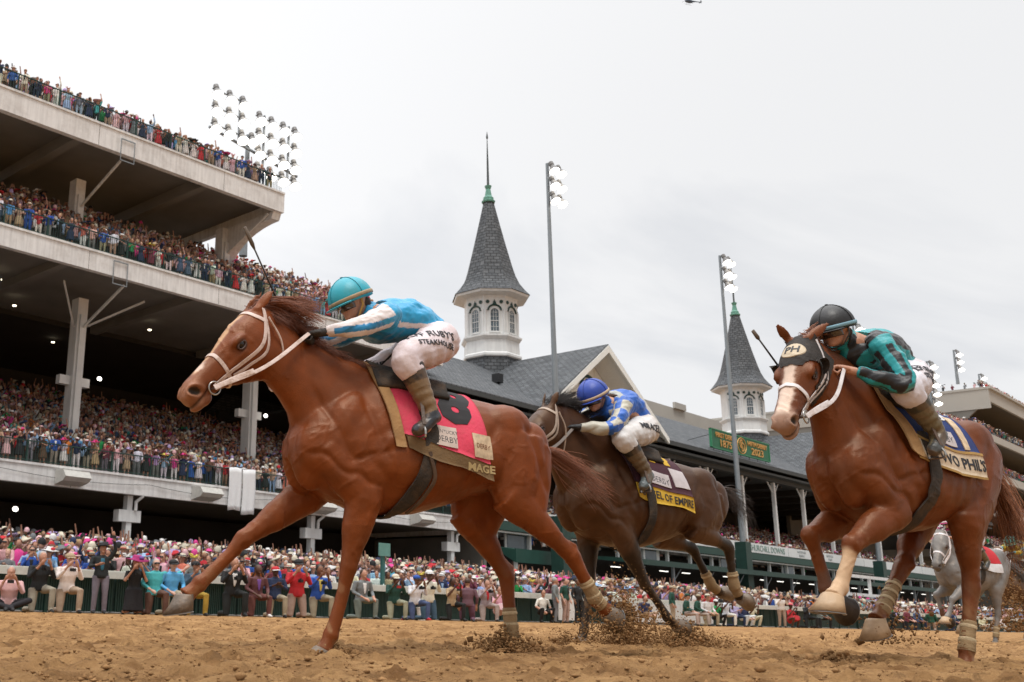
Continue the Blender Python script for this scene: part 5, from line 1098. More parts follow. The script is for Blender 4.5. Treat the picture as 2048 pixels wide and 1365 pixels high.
# ------------------------------------------------------------------ riders
SKIN = mat('skin', (.52, .27, .18), .5, .12, 14, .1, 60, spec=.35)
def make_rider(sp, rootspec):
    # one rider: body, hands or gloves, silks, breeches, boots, helmet
    root = thing('person', sp['label'], 'person', tuple(rootspec['O']), math.radians(rootspec['az']))
    J = {k: V3(*v) for k, v in sp['J'].items()}; hd = J['head']; fw_ = nz(V3(*sp['look'])); hup = nz(V3(*sp['hup'])-fw_*(V3(*sp['hup'])@fw_)); hl_ = np.cross(hup, fw_); HM = np.stack([fw_, hl_, hup], 1)
    H = lambda x, y, z: hd+HM@np.array((x, y, z))
    nb = J['neck']
    # skin body: one continuous figure
    b = MB(); b.ell(H(0, 0, .01), (.098, .078, .105), 16, 12, rot=HM); b.ell(H(.045, 0, -.055), (.06, .055, .055), 14, 10, rot=HM); b.ell(H(.085, 0, -.085), (.025, .03, .02), 10, 8, rot=HM)
    b.tube([H(.095, 0, .02), H(.118, 0, -.018), H(.098, 0, -.03)], [.009, .014, .009], 8); b.ell(H(.088, 0, -.055), (.018, .025, .008), 10, 6, rot=HM); b.ell(H(.09, 0, -.064), (.016, .022, .007), 10, 6, rot=HM)
    for s in (1, -1): b.ell(H(-.005, s*.078, -.01), (.018, .010, .03), 10, 8, rot=HM); b.ell(H(.07, s*.04, -.03), (.025, .022, .02), 10, 6, rot=HM)
    b.tube([H(-.02, 0, -.05), (H(-.03, 0, -.05)+nb)/2, nb], [.056, .055, .06], 12)
    b.tube([nb, (J['shL']+J['shR'])/2, J['mid'], (J['hipL']+J['hipR'])/2], [(.07, .08), (.10, .17), (.10, .15), (.11, .15)], 14, side=(0, 0, 1))
    def chain(p, r): b.tube(cat([J[q] if isinstance(q, str) else q for q in p], 4), list(np.interp(np.linspace(0, 1, 4*(len(p)-1)+1), np.linspace(0, 1, len(r)), r)), 12)
    for s in 'LR':
        chain(['sh'+s, 'el'+s, 'wr'+s], [.052, .042, .038, .03, .024]); b.tube([J['hip'+s], J['kn'+s], J['an'+s]], [.07, .05, .034], 12)
        b.tube([J['an'+s], (J['an'+s]+J['toe'+s])/2+V3(0, 0, -.02), J['toe'+s]], [.035, .04, .028], 10)
    me = fuse(b, .0085, 3, .5); me.materials.append(SKIN); ob('body', me, root)
    # hands: palm, four unequal curled fingers, thumb
    for s in 'LR':
        if s not in sp.get('hands', 'LR'): continue
        h = MB(); w, e = J['wr'+s], J['el'+s]; d = nz(w-e); pn = nz(V3(*sp['palm'])-d*(V3(*sp['palm'])@d)); sv = np.cross(d, pn); c = w+d*.045
        M_ = np.stack([d, sv, pn], 1); h.ell(c, (.05, .040, .021), 14, 8, rot=M_); h.tube([w-d*.03, w, c], [.027, .026, .024], 10)
        for k, (o, ln) in enumerate(((-.030, .030), (-.010, .036), (.011, .034), (.030, .026))):
            k0 = c+d*.035+sv*o; h.tube([k0, k0+d*.022+pn*.012, k0+d*.022+pn*(.012+ln*.9), k0-d*.004+pn*(.018+ln), k0-d*.018+pn*(ln*.8)], [.0105, .0108, .0098, .009, .0078], 8)
        h.tube([c-sv*.034-d*.01, c-sv*.045+d*.015+pn*.014, c-sv*.030+d*.03+pn*.032, c-sv*.012+d*.034+pn*.040], [.014, .012, .0105, .008], 8)
        m = fuse(h, .0035, 2, .5); m.materials.append(sp['glove'] if sp['glove'] else SKIN); ob('glove' if sp['glove'] else 'hand', m, root)
    # silks
    b = MB(); ms = (J['shL']+J['shR'])/2; mh = (J['hipL']+J['hipR'])/2; bl = V3(*sp.get('bellow', (0, 0, .04)))
    b.tube(cat([nb+(ms-nb)*.15, ms, J['mid']+bl, mh*.82+J['mid']*.18+bl*.6], 5), [tuple(q) for q in np.array([np.interp(np.linspace(0, 3, 16), [0, 1, 2, 3], [.075, .128, .135, .13]), np.interp(np.linspace(0, 3, 16), [0, 1, 2, 3], [.085, .195, .18, .155])]).T], 20, side=(0, 0, 1))
    b.tube([H(-.03, 0, -.075), nb+(ms-nb)*.3], [.068, .085], 14)
    for s in 'LR': b.tube(cat([ms*.25+J['sh'+s]*.75, J['sh'+s], J['el'+s], J['wr'+s]-(J['wr'+s]-J['el'+s])*sp.get('cuff', .08)], 6), list(np.interp(np.linspace(0, 1, 19), [0, .2, .36, .66, .9, 1], [.08, .082, .074, .062, .048, .036])), 14)
    me = fuse(b, .0065, 4, .5); co = coords(me).copy(); no = normals(me).copy(); X, Y, Z = co.T
    wr_ = (np.sin(X*38+Z*50+6*fbm(X*6, Z*6+Y*6, 2, 3))*.5+np.sin(Y*60+X*22+5*fbm(Y*8, Z*8, 2, 9))*.5)*.0042+(fbm(X*16+Y*9, Z*16-Y*9, 3, 15)-.5)*.026
    co += no*wr_[:, None]; setcoords(me, co); setcol(me, sp['silk'](co, J)); me.materials.append(mat('silk_'+sp['key'], rough=.42, var=.07, scale=12, bump=.35, bscale=26, attr=True, spec=.4, bdist=.01, sheen=.2, dirt=(.16, .12, .08), dirt_scale=7, dirt_amt=sp.get('mud', .25))); ob('silks', me, root)
    # breeches
    b = MB(); b.tube([J['mid']*.35+mh*.65, mh+V3(-.05, 0, .0), mh+V3(-.12, 0, -.03)], [(.112, .14), (.135, .158), (.09, .115)], 18, side=(0, 0, 1))
    for s in 'LR': k = .25; kk = J['kn'+s]; b.tube(cat([mh*.35+J['hip'+s]*.65, J['hip'+s]*.5+kk*.5, kk+V3(.01, 0, .005), kk*.74+J['an'+s]*.26], 5), list(np.interp(np.linspace(0, 1, 16), [0, .33, .7, 1], [.136, .114, .090, .076])), 16)
    me = fuse(b, .0075, 4, .5); co = coords(me).copy(); no = normals(me).copy(); X, Y, Z = co.T
    co += no*(np.sin(X*52-Z*30+5*fbm(X*7, Z*7, 2, 3))*.003+(fbm(X*14, Z*14+Y*8, 3, 25)-.5)*.012)[:, None]; setcoords(me, co); me.materials.append(mat('breeches_'+sp['key'], sp['pants'], .6, .05, 9, .3, 40, dirt=(.35, .22, .13), dirt_scale=9, dirt_amt=.35)); br = ob('breeches', me, root)
    brv = BVHTree.FromPolygons([Vector(v) for v in co], [tuple(p.vertices) for p in me.polygons])
    # boots
    for s in 'LR':
        b = MB(); k, an, to = J['kn'+s], J['an'+s], J['toe'+s]; d = nz(to-an); b.tube(cat([k*.88+an*.12, k*.5+an*.5, an+nz(k-an)*.03], 5), list(np.interp(np.linspace(0, 1, 11), [0, .35, 1], [.082, .072, .05])), 14); b.tube([an+nz(k-an)*.05, an+d*.02, an*.5+to*.5+V3(0, 0, -.012), to, to+d*.03], [.045, .05, .042, .040, .022], 12); b.tube([an-d*.055+V3(0, 0, -.025), an], [.034, .045], 12)
        me = fuse(b, .007, 3, .5); co = coords(me).copy(); no = normals(me).copy(); t = ((co-k)@(an-k))/((an-k)@(an-k))
        co += no*(np.sin(t*42)*.0022*(t > .5)*(t < 1.05))[:, None]; setcoords(me, co); c = np.tile(np.array(sp['boot'][0]), (len(co), 1)); w = (t > .93)[:, None]; c = np.where(w, np.array(sp['boot'][1]), c); c = np.where((t < .40)[:, None], np.array(sp['boot'][2]), c); n_ = sstep(.45, .6, fbm(co[:, 0]*22, co[:, 2]*22+co[:, 1]*12, 3, 31))[:, None]; c = c*(1-.45*n_)+np.array((.17, .10, .05))*.45*n_
        setcol(me, c); me.materials.append(mat('boot_leather', rough=.38, var=.15, scale=14, bump=.4, bscale=40, attr=True)); ob('boot', me, root)
    # helmet with cover, band, goggles, strap
    b = MB(); R = []
    for i in range(13):
        th = i/12*math.pi*.56; z = math.cos(th); r = math.sin(th); R.append([H(.012+.150*r*math.cos(q)*(1.0), .125*r*math.sin(q), .015+.135*z) for q in np.linspace(0, 2*math.pi, 28, endpoint=False)])
    b.rings(R); b.tube([H(.09+.075*math.cos(q)*1.05, .105*math.sin(q), -.008) for q in np.linspace(-1.35, 1.35, 14)], [(.006, .022)]*14, 8, side=hup)
    for q in np.linspace(0, math.pi, 7)[:-1]:
        pass
    o = b.build('helmet', mat('helmet_'+sp['key'], sp['helm'], .45, .10, 5, .15, 40, dirt=(.10, .20, .16) if sp['key'] == 'a' else (.05, .05, .05), dirt_scale=5, dirt_amt=.45), root, smooth=True)
    b = MB(); b.tube([H(.012+.1525*math.cos(q), .128*math.sin(q), .012-.0*math.cos(q)) for q in np.linspace(0, 2*math.pi, 33)], [(.012, .004)]*33, 6, side=hup, cap=False); b.build('helmet_band', mat('band_'+sp['key'], sp['band'], .5, .15, 12), root, smooth=True)
    b = MB()
    for q in (0, math.pi/2): b.tube([H(.012+.1515*math.sin(t)*math.cos(q), .1265*math.sin(t)*math.sin(q), .015+.1365*math.cos(t)) for t in np.linspace(-1.6, 1.6, 21)], .0022, 6)
    b.ell(H(.01, 0, .152), (.012, .012, .006), 10, 6); b.build('helmet_seam', mat('seam_'+sp['key'], tuple(np.array(sp['helm'])*.55), .5), root)
    b = MB(); R = []
    for i, z in enumerate((-.048, -.04, -.02, 0., .008)): R.append([H(.050+.070*(1-.15*abs(i-2)/2)*math.cos(q), .085*math.sin(q), z) for q in np.linspace(-1.25, 1.25, 14)]+[H(.040+.060*math.cos(q), .078*math.sin(q), z) for q in np.linspace(1.25, -1.25, 14)])
    b.rings(R); b.build('goggles', mat('goggle_lens', (.05, .035, .03), .12, .1, spec=.8, coat=.5), root, smooth=True)
    b = MB(); b.tube([H(.0, .083, -.0), H(.01, .084, -.05), H(.05, .052, -.105), H(.065, 0, -.118), H(.05, -.052, -.105), H(.01, -.084, -.05), H(0, -.083, 0)], [(.010, .003)]*7, 6, side=fw_); b.build('chin_strap', mat('strap_'+sp['key'], sp['strap'], .6), root)
    if 'hair' in sp: b = MB(); b.ell(H(-.05, 0, -.04), (.05, .075, .05), 12, 8, rot=HM); b.build('hair', mat('rider_hair', (.05, .025, .015), .6), root, smooth=True)
    # breeches lettering
    if 'ptext' in sp:
        for st, size, pt, rr_, nrm in sp['ptext']:
            me = densify(text_mesh(st, size, .001, .0006)); c = coords(me); rr_ = nz(V3(*rr_)); nrm = nz(V3(*nrm)); rr_ = nz(rr_-nrm*(rr_@nrm)); uu = np.cross(nrm, rr_); out = np.empty_like(c); pt_ = V3(*pt)
            for i, (x, y, z) in enumerate(c):
                q = pt_+rr_*x+uu*y; h = brv.ray_cast(Vector(q+nrm*.5), Vector(-nrm)); l = np.array(h[0]) if h[0] else q; out[i] = l+nrm*(.004+z)
            setcoords(me, out); me.materials.clear(); me.materials.append(mat('ink', (.03, .03, .035), .6)); ob('lettering', me, br)
    return root, J
CH1 = (.175, .040, .0085); CH3 = (.140, .035, .009); BAY = (.058, .0225, .0095)
BLK = (.018, .013, .011); CREAM = (.62, .42, .26)
H1 = dict(name='horse', label='leading chestnut racehorse at full gallop with pink saddle cloth and white bridle', O=(4.54, 4.14, 0), az=157, coat=CH1, vox=.0098,
  poll=(.875, .06, 1.925), nose=(1.345, .18, 1.37), hk=1.10, xs=.975, ls=1.17,
  neck=[((-.05, 0, 1.62), (.44, 0, .96), .17), ((.12, 0, 1.66), (.53, 0, 1.03), .165), ((.30, 0, 1.70), (.585, 0, 1.14), .14), ((.45, .01, 1.75), (.61, .015, 1.24), .118), ((.58, .02, 1.80), (.635, .03, 1.32), .102), ((.68, .04, 1.865), (.70, .05, 1.40), .093), ((.79, .05, 1.93), (.80, .065, 1.5), .085)],
  ears=(((.775, .13, 2.045), (.3, .8, .2)), ((.80, -.02, 2.06), (.3, -.8, .2))),
  LF=dict(j=((.22, .165, .86), (.29, .13, .47), (.385, .12, .10), (.43, .12, .015)), f=(1, 0, -.5), n=(.2, 0, -1), shoe=0),
  RF=dict(j=((.43, -.16, .90), (.83, -.13, .61), (1.075, -.12, .355), (1.15, -.12, .285)), f=(.985, 0, -.16), n=(-.16, 0, -.985), hs=1.42, hoofmat=mat('hoof_grey', (.13, .10, .075), .5, .25, 14, .4, 50, dirt=(.3, .2, .12), dirt_scale=12, dirt_amt=.5)),
  LH=dict(j=((-.74, .19, .90), (-1.15, .17, .585), (-1.32, .15, .335), (-1.395, .15, .27)), f=(-.75, 0, -.65), n=(-.75, 0, -.1), wrap=(.55, 1.55, WRAPT, WRAPL)),
  RH=dict(j=((-.66, -.19, .82), (-.885, -.15, .47), (-.90, -.13, .115), (-.885, -.13, .02)), f=(1, 0, -.2), n=(.1, 0, -1), shoe=0, wrap=(.55, 1.3, WRAPT, WRAPL)),
  blaze=(.12, .80, .030, .016, (.50, .28, .14)), snip=(.74, 0, 0.01, .055, (.72, .55, .45)), muzzle=(.30, .14, .08))
H2 = dict(name='horse', label='dark bay racehorse galloping second, maroon and yellow saddle cloth', O=(7.69, 4.42, 0), az=165, coat=BAY, belly=(.12, .062, .035), vox=.013,
  poll=(.79, .05, 1.86), nose=(1.32, .07, 1.40), muzzle=(.03, .02, .015),
  neck=[((-.05, 0, 1.62), (.46, 0, .96), .17), ((.10, 0, 1.68), (.56, 0, 1.04), .16), ((.24, 0, 1.76), (.63, 0, 1.14), .13), ((.40, 0, 1.84), (.68, 0, 1.24), .11), ((.52, .01, 1.875), (.73, .01, 1.33), .095), ((.64, .025, 1.885), (.79, .03, 1.42), .085), ((.74, .045, 1.87), (.86, .05, 1.5), .075)],
  ears=(((.75, .13, 1.99), (.5, .6, .2)), ((.74, -.04, 2.0), (.5, -.6, .2))),
  LF=dict(j=((.20, .165, .90), (-.06, .13, .50), (-.28, .13, .25), (-.37, .13, .19)), f=(-.6, 0, -.7), n=(-.85, 0, .35), dark=(.3, BLK)),
  RF=dict(j=((.24, -.16, .92), (.27, -.13, .50), (.36, -.12, .14), (.39, -.12, .06)), f=(1, 0, -.2), n=(.1, 0, -1), dark=(.3, BLK), shoe=0),
  LH=dict(j=((-.60, .19, .97), (-1.0, .17, .83), (-1.06, .15, .51), (-1.12, .15, .42)), f=(-.55, 0, -.8), n=(-.9, 0, .2), dark=(.75, BLK), wrap=(.62, 1.7, WRAPT, WRAPL), nb=1),
  RH=dict(j=((-.62, -.19, .93), (-.97, -.17, .82), (-1.14, -.15, .52), (-1.24, -.15, .47)), f=(-.6, 0, -.7), n=(-.85, 0, .5), dark=(.75, BLK), wrap=(.62, 1.6, WRAPT, WRAPL), nb=1))
H3 = dict(name='horse', label='chestnut racehorse on the right in a black blinker hood, blaze and blue saddle cloth', O=(7.06, 2.20, 0), az=165, coat=CH3, vox=.0105, rump=.05, ls=1.24, xs=.84, hk=1.14,
  poll=(.80, .035, 1.905), nose=(1.20, .13, 1.335), muzzle=(.42, .27, .20),
  neck=[((-.05, 0, 1.62), (.46, 0, .96), .18), ((.10, 0, 1.69), (.56, 0, 1.04), .17), ((.26, 0, 1.79), (.63, 0, 1.14), .14), ((.40, 0, 1.85), (.65, .01, 1.26), .12), ((.53, .0, 1.89), (.68, .02, 1.37), .105), ((.65, .015, 1.91), (.73, .03, 1.46), .092), ((.74, .03, 1.915), (.80, .045, 1.55), .08)],
  ears=(((.66, .155, 1.995), (.6, .8, .1)), ((.90, -.055, 1.995), (.9, .1, .2))),
  LF=dict(j=((.30, .17, .88), (.66, .13, .675), (.76, .10, .43), (.83, .10, .375)), f=(.97, 0, -.12), n=(.10, 0, -1), hs=1.55, sock=(1.15, CREAM), hoofmat=mat('hoof_pale', (.50, .34, .20), .5, .2, 10, .3, 40, dirt=(.25, .16, .09), dirt_scale=9, dirt_amt=.5)),
  RF=dict(j=((.28, -.17, .85), (.575, -.19, .745), (.50, -.17, .44), (.42, -.17, .37)), f=(-.35, 0, -.9), n=(-.93, 0, -.1), hs=1.45, hoofmat=mat('hoof_dark', (.05, .04, .035), .5, .2, 10, .3, 40), dark=(1.9, (.12, .05, .03))),
  LH=dict(j=((-.38, .19, .86), (-.40, .16, .47), (-.28, .15, .10), (-.25, .15, .01)), f=(1, 0, -.3), n=(.1, 0, -1), shoe=0, wrap=(.55, 1.1, WRAPT, WRAPL), nb=2),
  RH=dict(j=((-.50, -.19, .87), (-.22, -.15, .58), (.04, -.14, .32), (.11, -.14, .26)), f=(.9, 0, -.4), n=(-.3, 0, -.95), hs=1.45, wrap=(.35, 1.25, WRAPT, WRAPL), nb=4, hoofmat=mat('hoof_pale')),
  blaze=(.10, .90, .030, .030, (.66, .50, .40)))
r1, m1, bv1, HP1, fr1 = make_horse(H1)
r2, m2, bv2, HP2, fr2 = make_horse(H2)
r3, m3, bv3, HP3, fr3 = make_horse(H3)
ar = lambda *p: [V3(*q) if not isinstance(q, np.ndarray) else q for q in p]
def bridle(root, bv, HP, mt, w=.020, hand=None, bit_t=.80, reinm=None, throat=True, nobrow=False):
    S_ = lambda pts, ww=w, m=mt, nm='bridle_strap', th=.0022: strap(pts, ww, th, bv).build(nm, m, root, smooth=False)
    # noseband, browband, cheekpieces, throatlatch
    S_([HP(.63, -.17, .0), HP(.62, -.13, .05), HP(.61, -.06, .07), HP(.60, -.0, .05), HP(.60, .012, 0), HP(.60, -.0, -.05), HP(.61, -.06, -.07), HP(.62, -.13, -.05), HP(.63, -.17, 0)], w*1.05, nm='noseband')
    if not nobrow: S_([HP(.09, -.06, .095), HP(.12, .0, .08), HP(.13, .03, 0), HP(.12, .0, -.08), HP(.09, -.06, -.095)], w*1.1, nm='browband')
    for s in (1, -1):
        S_([HP(.0, .0, s*.04), HP(.06, -.05, s*.1), HP(.25, -.13, s*.11), HP(.45, -.13, s*.09), HP(.62, -.125, s*.07), HP(bit_t-.02, -.12, s*.06)])
        S_([HP(.07, -.06, s*.1), HP(.24, -.17, s*.11), HP(.42, -.165, s*.09), HP(.60, -.15, s*.07)], w*.8)
        c = HP(bit_t, -.115, s*.068); d = fr_axes[0]; u = fr_axes[2]
        b = MB(); b.tube([c+d*.036*math.cos(q)+u*.036*math.sin(q) for q in np.linspace(0, 2*math.pi, 21)], .0045, 8, cap=False); b.build('bit_ring', METAL, root, smooth=True)
        if hand is not None:
            h = V3(*hand[0 if s > 0 else 1]); c2 = c; mid = (c2+h)/2+V3(0, s*.05, -.05)
            strap([c2, mid, h], .022, .0016, None, snap=False, bn=nz(V3(.2, s, .25)), n=8).build('rein', reinm or mt, root)
            strap([c2, c2*.8+h*.2+V3(0, s*.02, -.015), c2*.62+h*.38+V3(0, s*.045, -.035)], .030, .0035, None, snap=False, bn=nz(V3(.2, s, .25)), n=6).build('rein_grip', reinm or mt, root)
    b = MB(); b.tube([HP(bit_t, -.115, q) for q in (-.07, 0, .07)], .007, 8); b.build('bit', METAL, root)
    if throat:
        b = rope([HP(.06, -.06, .1), HP(.12, -.2, .1), HP(.3, -.34, .06), HP(.34, -.36, 0), HP(.3, -.34, -.06), HP(.12, -.2, -.1), HP(.06, -.06, -.1)], .006); b.build('throatlatch', mt, root)
J1 = dict(head=(.245, .03, 2.055), neck=(.15, .02, 2.0), shL=(.085, .19, 1.94), shR=(.085, -.17, 1.955), elL=(.28, .26, 1.83), elR=(.32, -.24, 1.86), wrL=(.475, .14, 1.80), wrR=(.54, -.05, 1.86), mid=(-.12, 0, 1.945), hipL=(-.315, .12, 1.855), hipR=(-.315, -.12, 1.855), knL=(-.005, .27, 1.66), knR=(-.005, -.27, 1.66), anL=(-.145, .31, 1.325), anR=(-.145, -.31, 1.325), toeL=(-.03, .345, 1.235), toeR=(-.03, -.345, 1.235))
def onpath(co, path):
    P = np.array(path); best = np.full(len(co), 9.); ti = np.zeros(len(co)); cp = np.zeros((len(co), 3))
    for k in range(len(P)-1):
        ab = P[k+1]-P[k]; t = np.clip((co-P[k])@ab/(ab@ab), 0, 1); q = P[k]+t[:, None]*ab; d = np.linalg.norm(co-q, axis=1); m = d < best; best[m] = d[m]; ti[m] = k+t[m]; cp[m] = q[m]
    return best, ti, cp
CY_, WH_ = np.array((.02, .34, .62)), np.array((.74, .66, .64))
def silk1(co, J):
    X, Y, Z = co.T; c = np.tile(CY_, (len(co), 1)); c[Z < 1.84+.12*X] = (.01, .20, .42)
    for s in 'LR':
        sh, el, wr = J['sh'+s], J['el'+s], J['wr'+s]; path = cat([sh, el, wr], 8); dd, i, cp = onpath(co, path); arm = (dd < .11)&(i > 1)
        rel = co-cp; q = rel[:, 2]+rel[:, 1]*.25*(1 if s == 'L' else -1)
        m_ = arm&((q > .014)|((q < -.022)&(q > -.052))|(i > 13.5)); c[m_] = WH_
    ln = np.abs(Z-(1.905-.10*(X+.1))); c[(ln < .013)&(X < .02)&(X > -.4)&(np.abs(Y) > .1)] = WH_; return c
W1 = dict(key='a', label='leading jockey in cyan and white silks crouched low on the chestnut, whip raised', J=J1, look=(.80, .22, -.42), hup=(.35, 0, .9), palm=(0, 0, -1), glove=mat('glove_dark', (.03, .024, .02), .7, .3, 14, .4, 60), silk=silk1, pants=(.72, .62, .64), boot=((.20, .125, .06), (.035, .038, .045), (.035, .025, .02)),
  helm=(.02, .36, .46), band=(.32, .22, .12), strap=(.55, .28, .05), hair=1, mud=.15, bellow=(0, 0, .03), ptext=[("JEFF RUBY'S", .068, (-.17, .25, 1.83), (-1, 0, .12), (0, 1, .25)), ('STEAKHOUSE', .048, (-.195, .25, 1.765), (-1, 0, .14), (0, 1, .2))])
J2 = dict(head=(.30, .05, 1.985), neck=(.20, .03, 1.95), shL=(.13, .19, 1.90), shR=(.13, -.17, 1.90), elL=(.33, .27, 1.70), elR=(.33, -.22, 1.75), wrL=(.56, .12, 1.69), wrR=(.56, -.05, 1.74), mid=(-.03, 0, 1.885), hipL=(-.20, .12, 1.76), hipR=(-.20, -.12, 1.76), knL=(.22, .27, 1.615), knR=(.22, -.27, 1.615), anL=(.02, .31, 1.33), anR=(.02, -.31, 1.33), toeL=(.12, .345, 1.235), toeR=(.12, -.345, 1.235))
BL_, CR_ = np.array((.012, .11, .48)), np.array((.50, .47, .38))
def silk2(co, J):
    X, Y, Z = co.T; c = np.tile(BL_, (len(co), 1))
    for s in 'LR':
        sh, el, wr = J['sh'+s], J['el'+s], J['wr'+s]; dd, i, cp = onpath(co, cat([sh, el, wr], 8)); arm = (dd < .11)&(i > .2)
        ang = np.arctan2(co[:, 2]-cp[:, 2], (co[:, 1]-cp[:, 1])*(1 if s == 'L' else -1)); chk = ((np.floor(i/3.2).astype(int)+np.floor(ang*1.1).astype(int)) % 2 == 0)&(i < 9); c[arm&chk] = CR_; c[arm&(i >= 10)] = CR_*.95
    blk = (np.abs(X-.12) < .05)&(Z > 1.93)&(np.abs(Y) < .2); c[blk] = (.35, .36, .33); return c
W2 = dict(key='b', label='second jockey in blue silks with cream patches on the dark bay horse', J=J2, look=(.78, .25, -.45), hup=(.4, 0, .9), palm=(0, 0, -1), glove=mat('glove_black', (.012, .012, .013), .6, .2), silk=silk2, pants=(.70, .68, .66), boot=((.13, .09, .05), (.10, .12, .12), (.02, .018, .015)),
  helm=(.015, .055, .36), band=(.50, .36, .22), strap=(.02, .02, .03), mud=.12, bellow=(-.02, 0, .07), ptext=[('MIRACELL', .078, (-.11, .25, 1.735), (-1, 0, .10), (0, 1, .25))])
J3 = dict(head=(.47, .04, 2.0), neck=(.36, .03, 1.955), shL=(.27, .20, 1.88), shR=(.27, -.18, 1.89), elL=(.30, .33, 1.62), elR=(.40, -.28, 1.70), wrL=(.52, .15, 1.705), wrR=(.62, -.08, 1.74), mid=(.04, 0, 1.88), hipL=(-.16, .12, 1.76), hipR=(-.16, -.12, 1.76), knL=(.20, .28, 1.60), knR=(.20, -.28, 1.60), anL=(.0, .32, 1.345), anR=(.02, -.32, 1.33), toeL=(.12, .345, 1.235), toeR=(.12, -.345, 1.235))
TE_, BK_ = np.array((.012, .30, .32)), np.array((.012, .012, .014))
def silk3(co, J):
    X, Y, Z = co.T; c = np.tile(TE_, (len(co), 1)); ang = np.arctan2(Y, (Z-1.72))
    c[((np.floor((ang+10)*2.6).astype(int)) % 3 == 0)] = BK_
    for s in 'LR':
        sh, el, wr = J['sh'+s], J['el'+s], J['wr'+s]; dd, i, cp = onpath(co, cat([sh, el, wr], 8)); arm = (dd < .11)&(i > 1)
        ax_ = nz(el-sh); e1 = nz(np.cross(ax_, V3(0, 1, 0))); a2 = np.arctan2((co-cp)@e1, (co[:, 1]-cp[:, 1])*(1 if s == 'L' else -1)); st = (np.floor((a2+10)*1.55).astype(int)) % 2 == 0; c[arm] = TE_; c[arm&st&(i < 15)] = BK_
    return c
W3 = dict(key='c', label='jockey in teal and black striped silks with black helmet on the right-hand horse', J=J3, look=(.93, .10, -.30), hup=(.3, 0, .95), palm=(0, 0, -1), glove=None, silk=silk3, pants=(.70, .67, .72), boot=((.14, .11, .06), (.06, .06, .055), (.05, .045, .03)),
  helm=(.014, .013, .013), band=(.16, .30, .36), strap=(.04, .04, .04), hair=1, mud=.05, bellow=(-.02, 0, .05), cuff=.12, ptext=[("JEFF RUBY'S", .07, (-.07, .25, 1.76), (-1, 0, .05), (0, 1, .2)), ('STEAKHOUSE', .05, (-.09, .25, 1.70), (-1, 0, .05), (0, 1, .2))])
fr_axes = fr1; bridle(r1, bv1, HP1, TACKW, .021, ((.56, .13, 1.785), (.60, -.08, 1.85)))
fr_axes = fr2; bridle(r2, bv2, HP2, mat('tack_brown_white', (.42, .33, .26), .6, .3, 20), .020, ((.60, .11, 1.68), (.6, -.08, 1.72)), reinm=mat('rein_grey', (.20, .17, .15), .6, .2))
TW3 = mat('tack_pure_white', (.74, .70, .70), .5, .06, 10, .2, 60, dirt=(.35, .2, .12), dirt_scale=14, dirt_amt=.6)
fr_axes = fr3; bridle(r3, bv3, HP3, TW3, .022, ((.57, .14, 1.715), (.62, -.09, 1.74)), throat=False, nobrow=True)
w1, _ = make_rider(W1, H1); w2, _ = make_rider(W2, H2); w3, _ = make_rider(W3, H3)
# blinker hood with emblem
co = coords(m3); no = normals(m3); a, sd, up, L = fr3; rel = co-np.array(H3['poll']); ht = rel@a/L; hn = rel@up; hs_ = rel@sd
eye = np.sqrt(((ht-.40)/.115)**2+((hn+.060)/.058)**2); mask = (ht > .0)&(ht < .56)&(hn > -.235)&(eye > 1)&~((np.abs(hs_) < .034+.0*ht)&(ht > .40))&~((ht > .40+.9*np.clip(-hn-.02, 0, .2)))&~((ht < .06)&(hn > -.0)&(np.abs(hs_) > .03)); idx_ = np.full(len(co), -1); fs_ = [tuple(p.vertices) for p in m3.polygons if all(mask[v] for v in p.vertices)]; used = sorted({v for f in fs_ for v in f}); idx_[used] = range(len(used))
b = MB(); b.add(co[used]+no[used]*.006, [tuple(idx_[v] for v in f) for f in fs_]); hood = b.build('blinker_hood', mat('hood_black', (.03, .024, .02), .8, .3, 12, .5, 70, dirt=(.12, .08, .05), dirt_scale=12, dirt_amt=.4), r3, smooth=True)
for s in (1, -1):
    b = MB(); c = HP3(.34, -.060, s*.105); R = []
    for q in np.linspace(-1.5, 1.5, 12): R.append([c-a*.055*math.cos(q)*1.1+up*.055*math.sin(q)+np.array(sd)*s*o for o in (0., .012, .045*math.cos(q)**.5 if math.cos(q) > 0 else .01, .0)])
    b.rings([r_ for r_ in R]); b.build('blinker_cup', mat('hood_black'), hood, smooth=False)
c = HP3(.235, .034, .0); nn = nz(np.array(up)*.97-np.array(a)*.05); uu = np.array(sd); vv = np.cross(nn, uu)*1
b = MB(); R = []
def onface(p, o): h = bv3.ray_cast(Vector(p+up*.3), Vector(-up)); return np.array(h[0])+up*o if h[0] else p
for f_ in (1.04, 1.0, .75, .5, .25, .02): R.append([onface(c-a*.056*f_*math.sin(q)+uu*.070*f_*math.cos(q), .007 if f_ > 1.01 else .012) for q in np.linspace(0, 2*math.pi, 28, endpoint=False)])
b.rings(R); b.build('emblem', mat('emblem_cream', (.60, .50, .36), .7, .15, 20, dirt=(.3, .2, .1), dirt_scale=20, dirt_amt=.5), hood)
me = densify(text_mesh('PH', .075, .0012, .0012), .012); cc = coords(me); out_ = np.array([onface(c+sd*x-a*y, .0135+z) for x, y, z in cc]); setcoords(me, out_); me.materials.clear(); me.materials.append(mat('ink')); ob('lettering', me, hood)
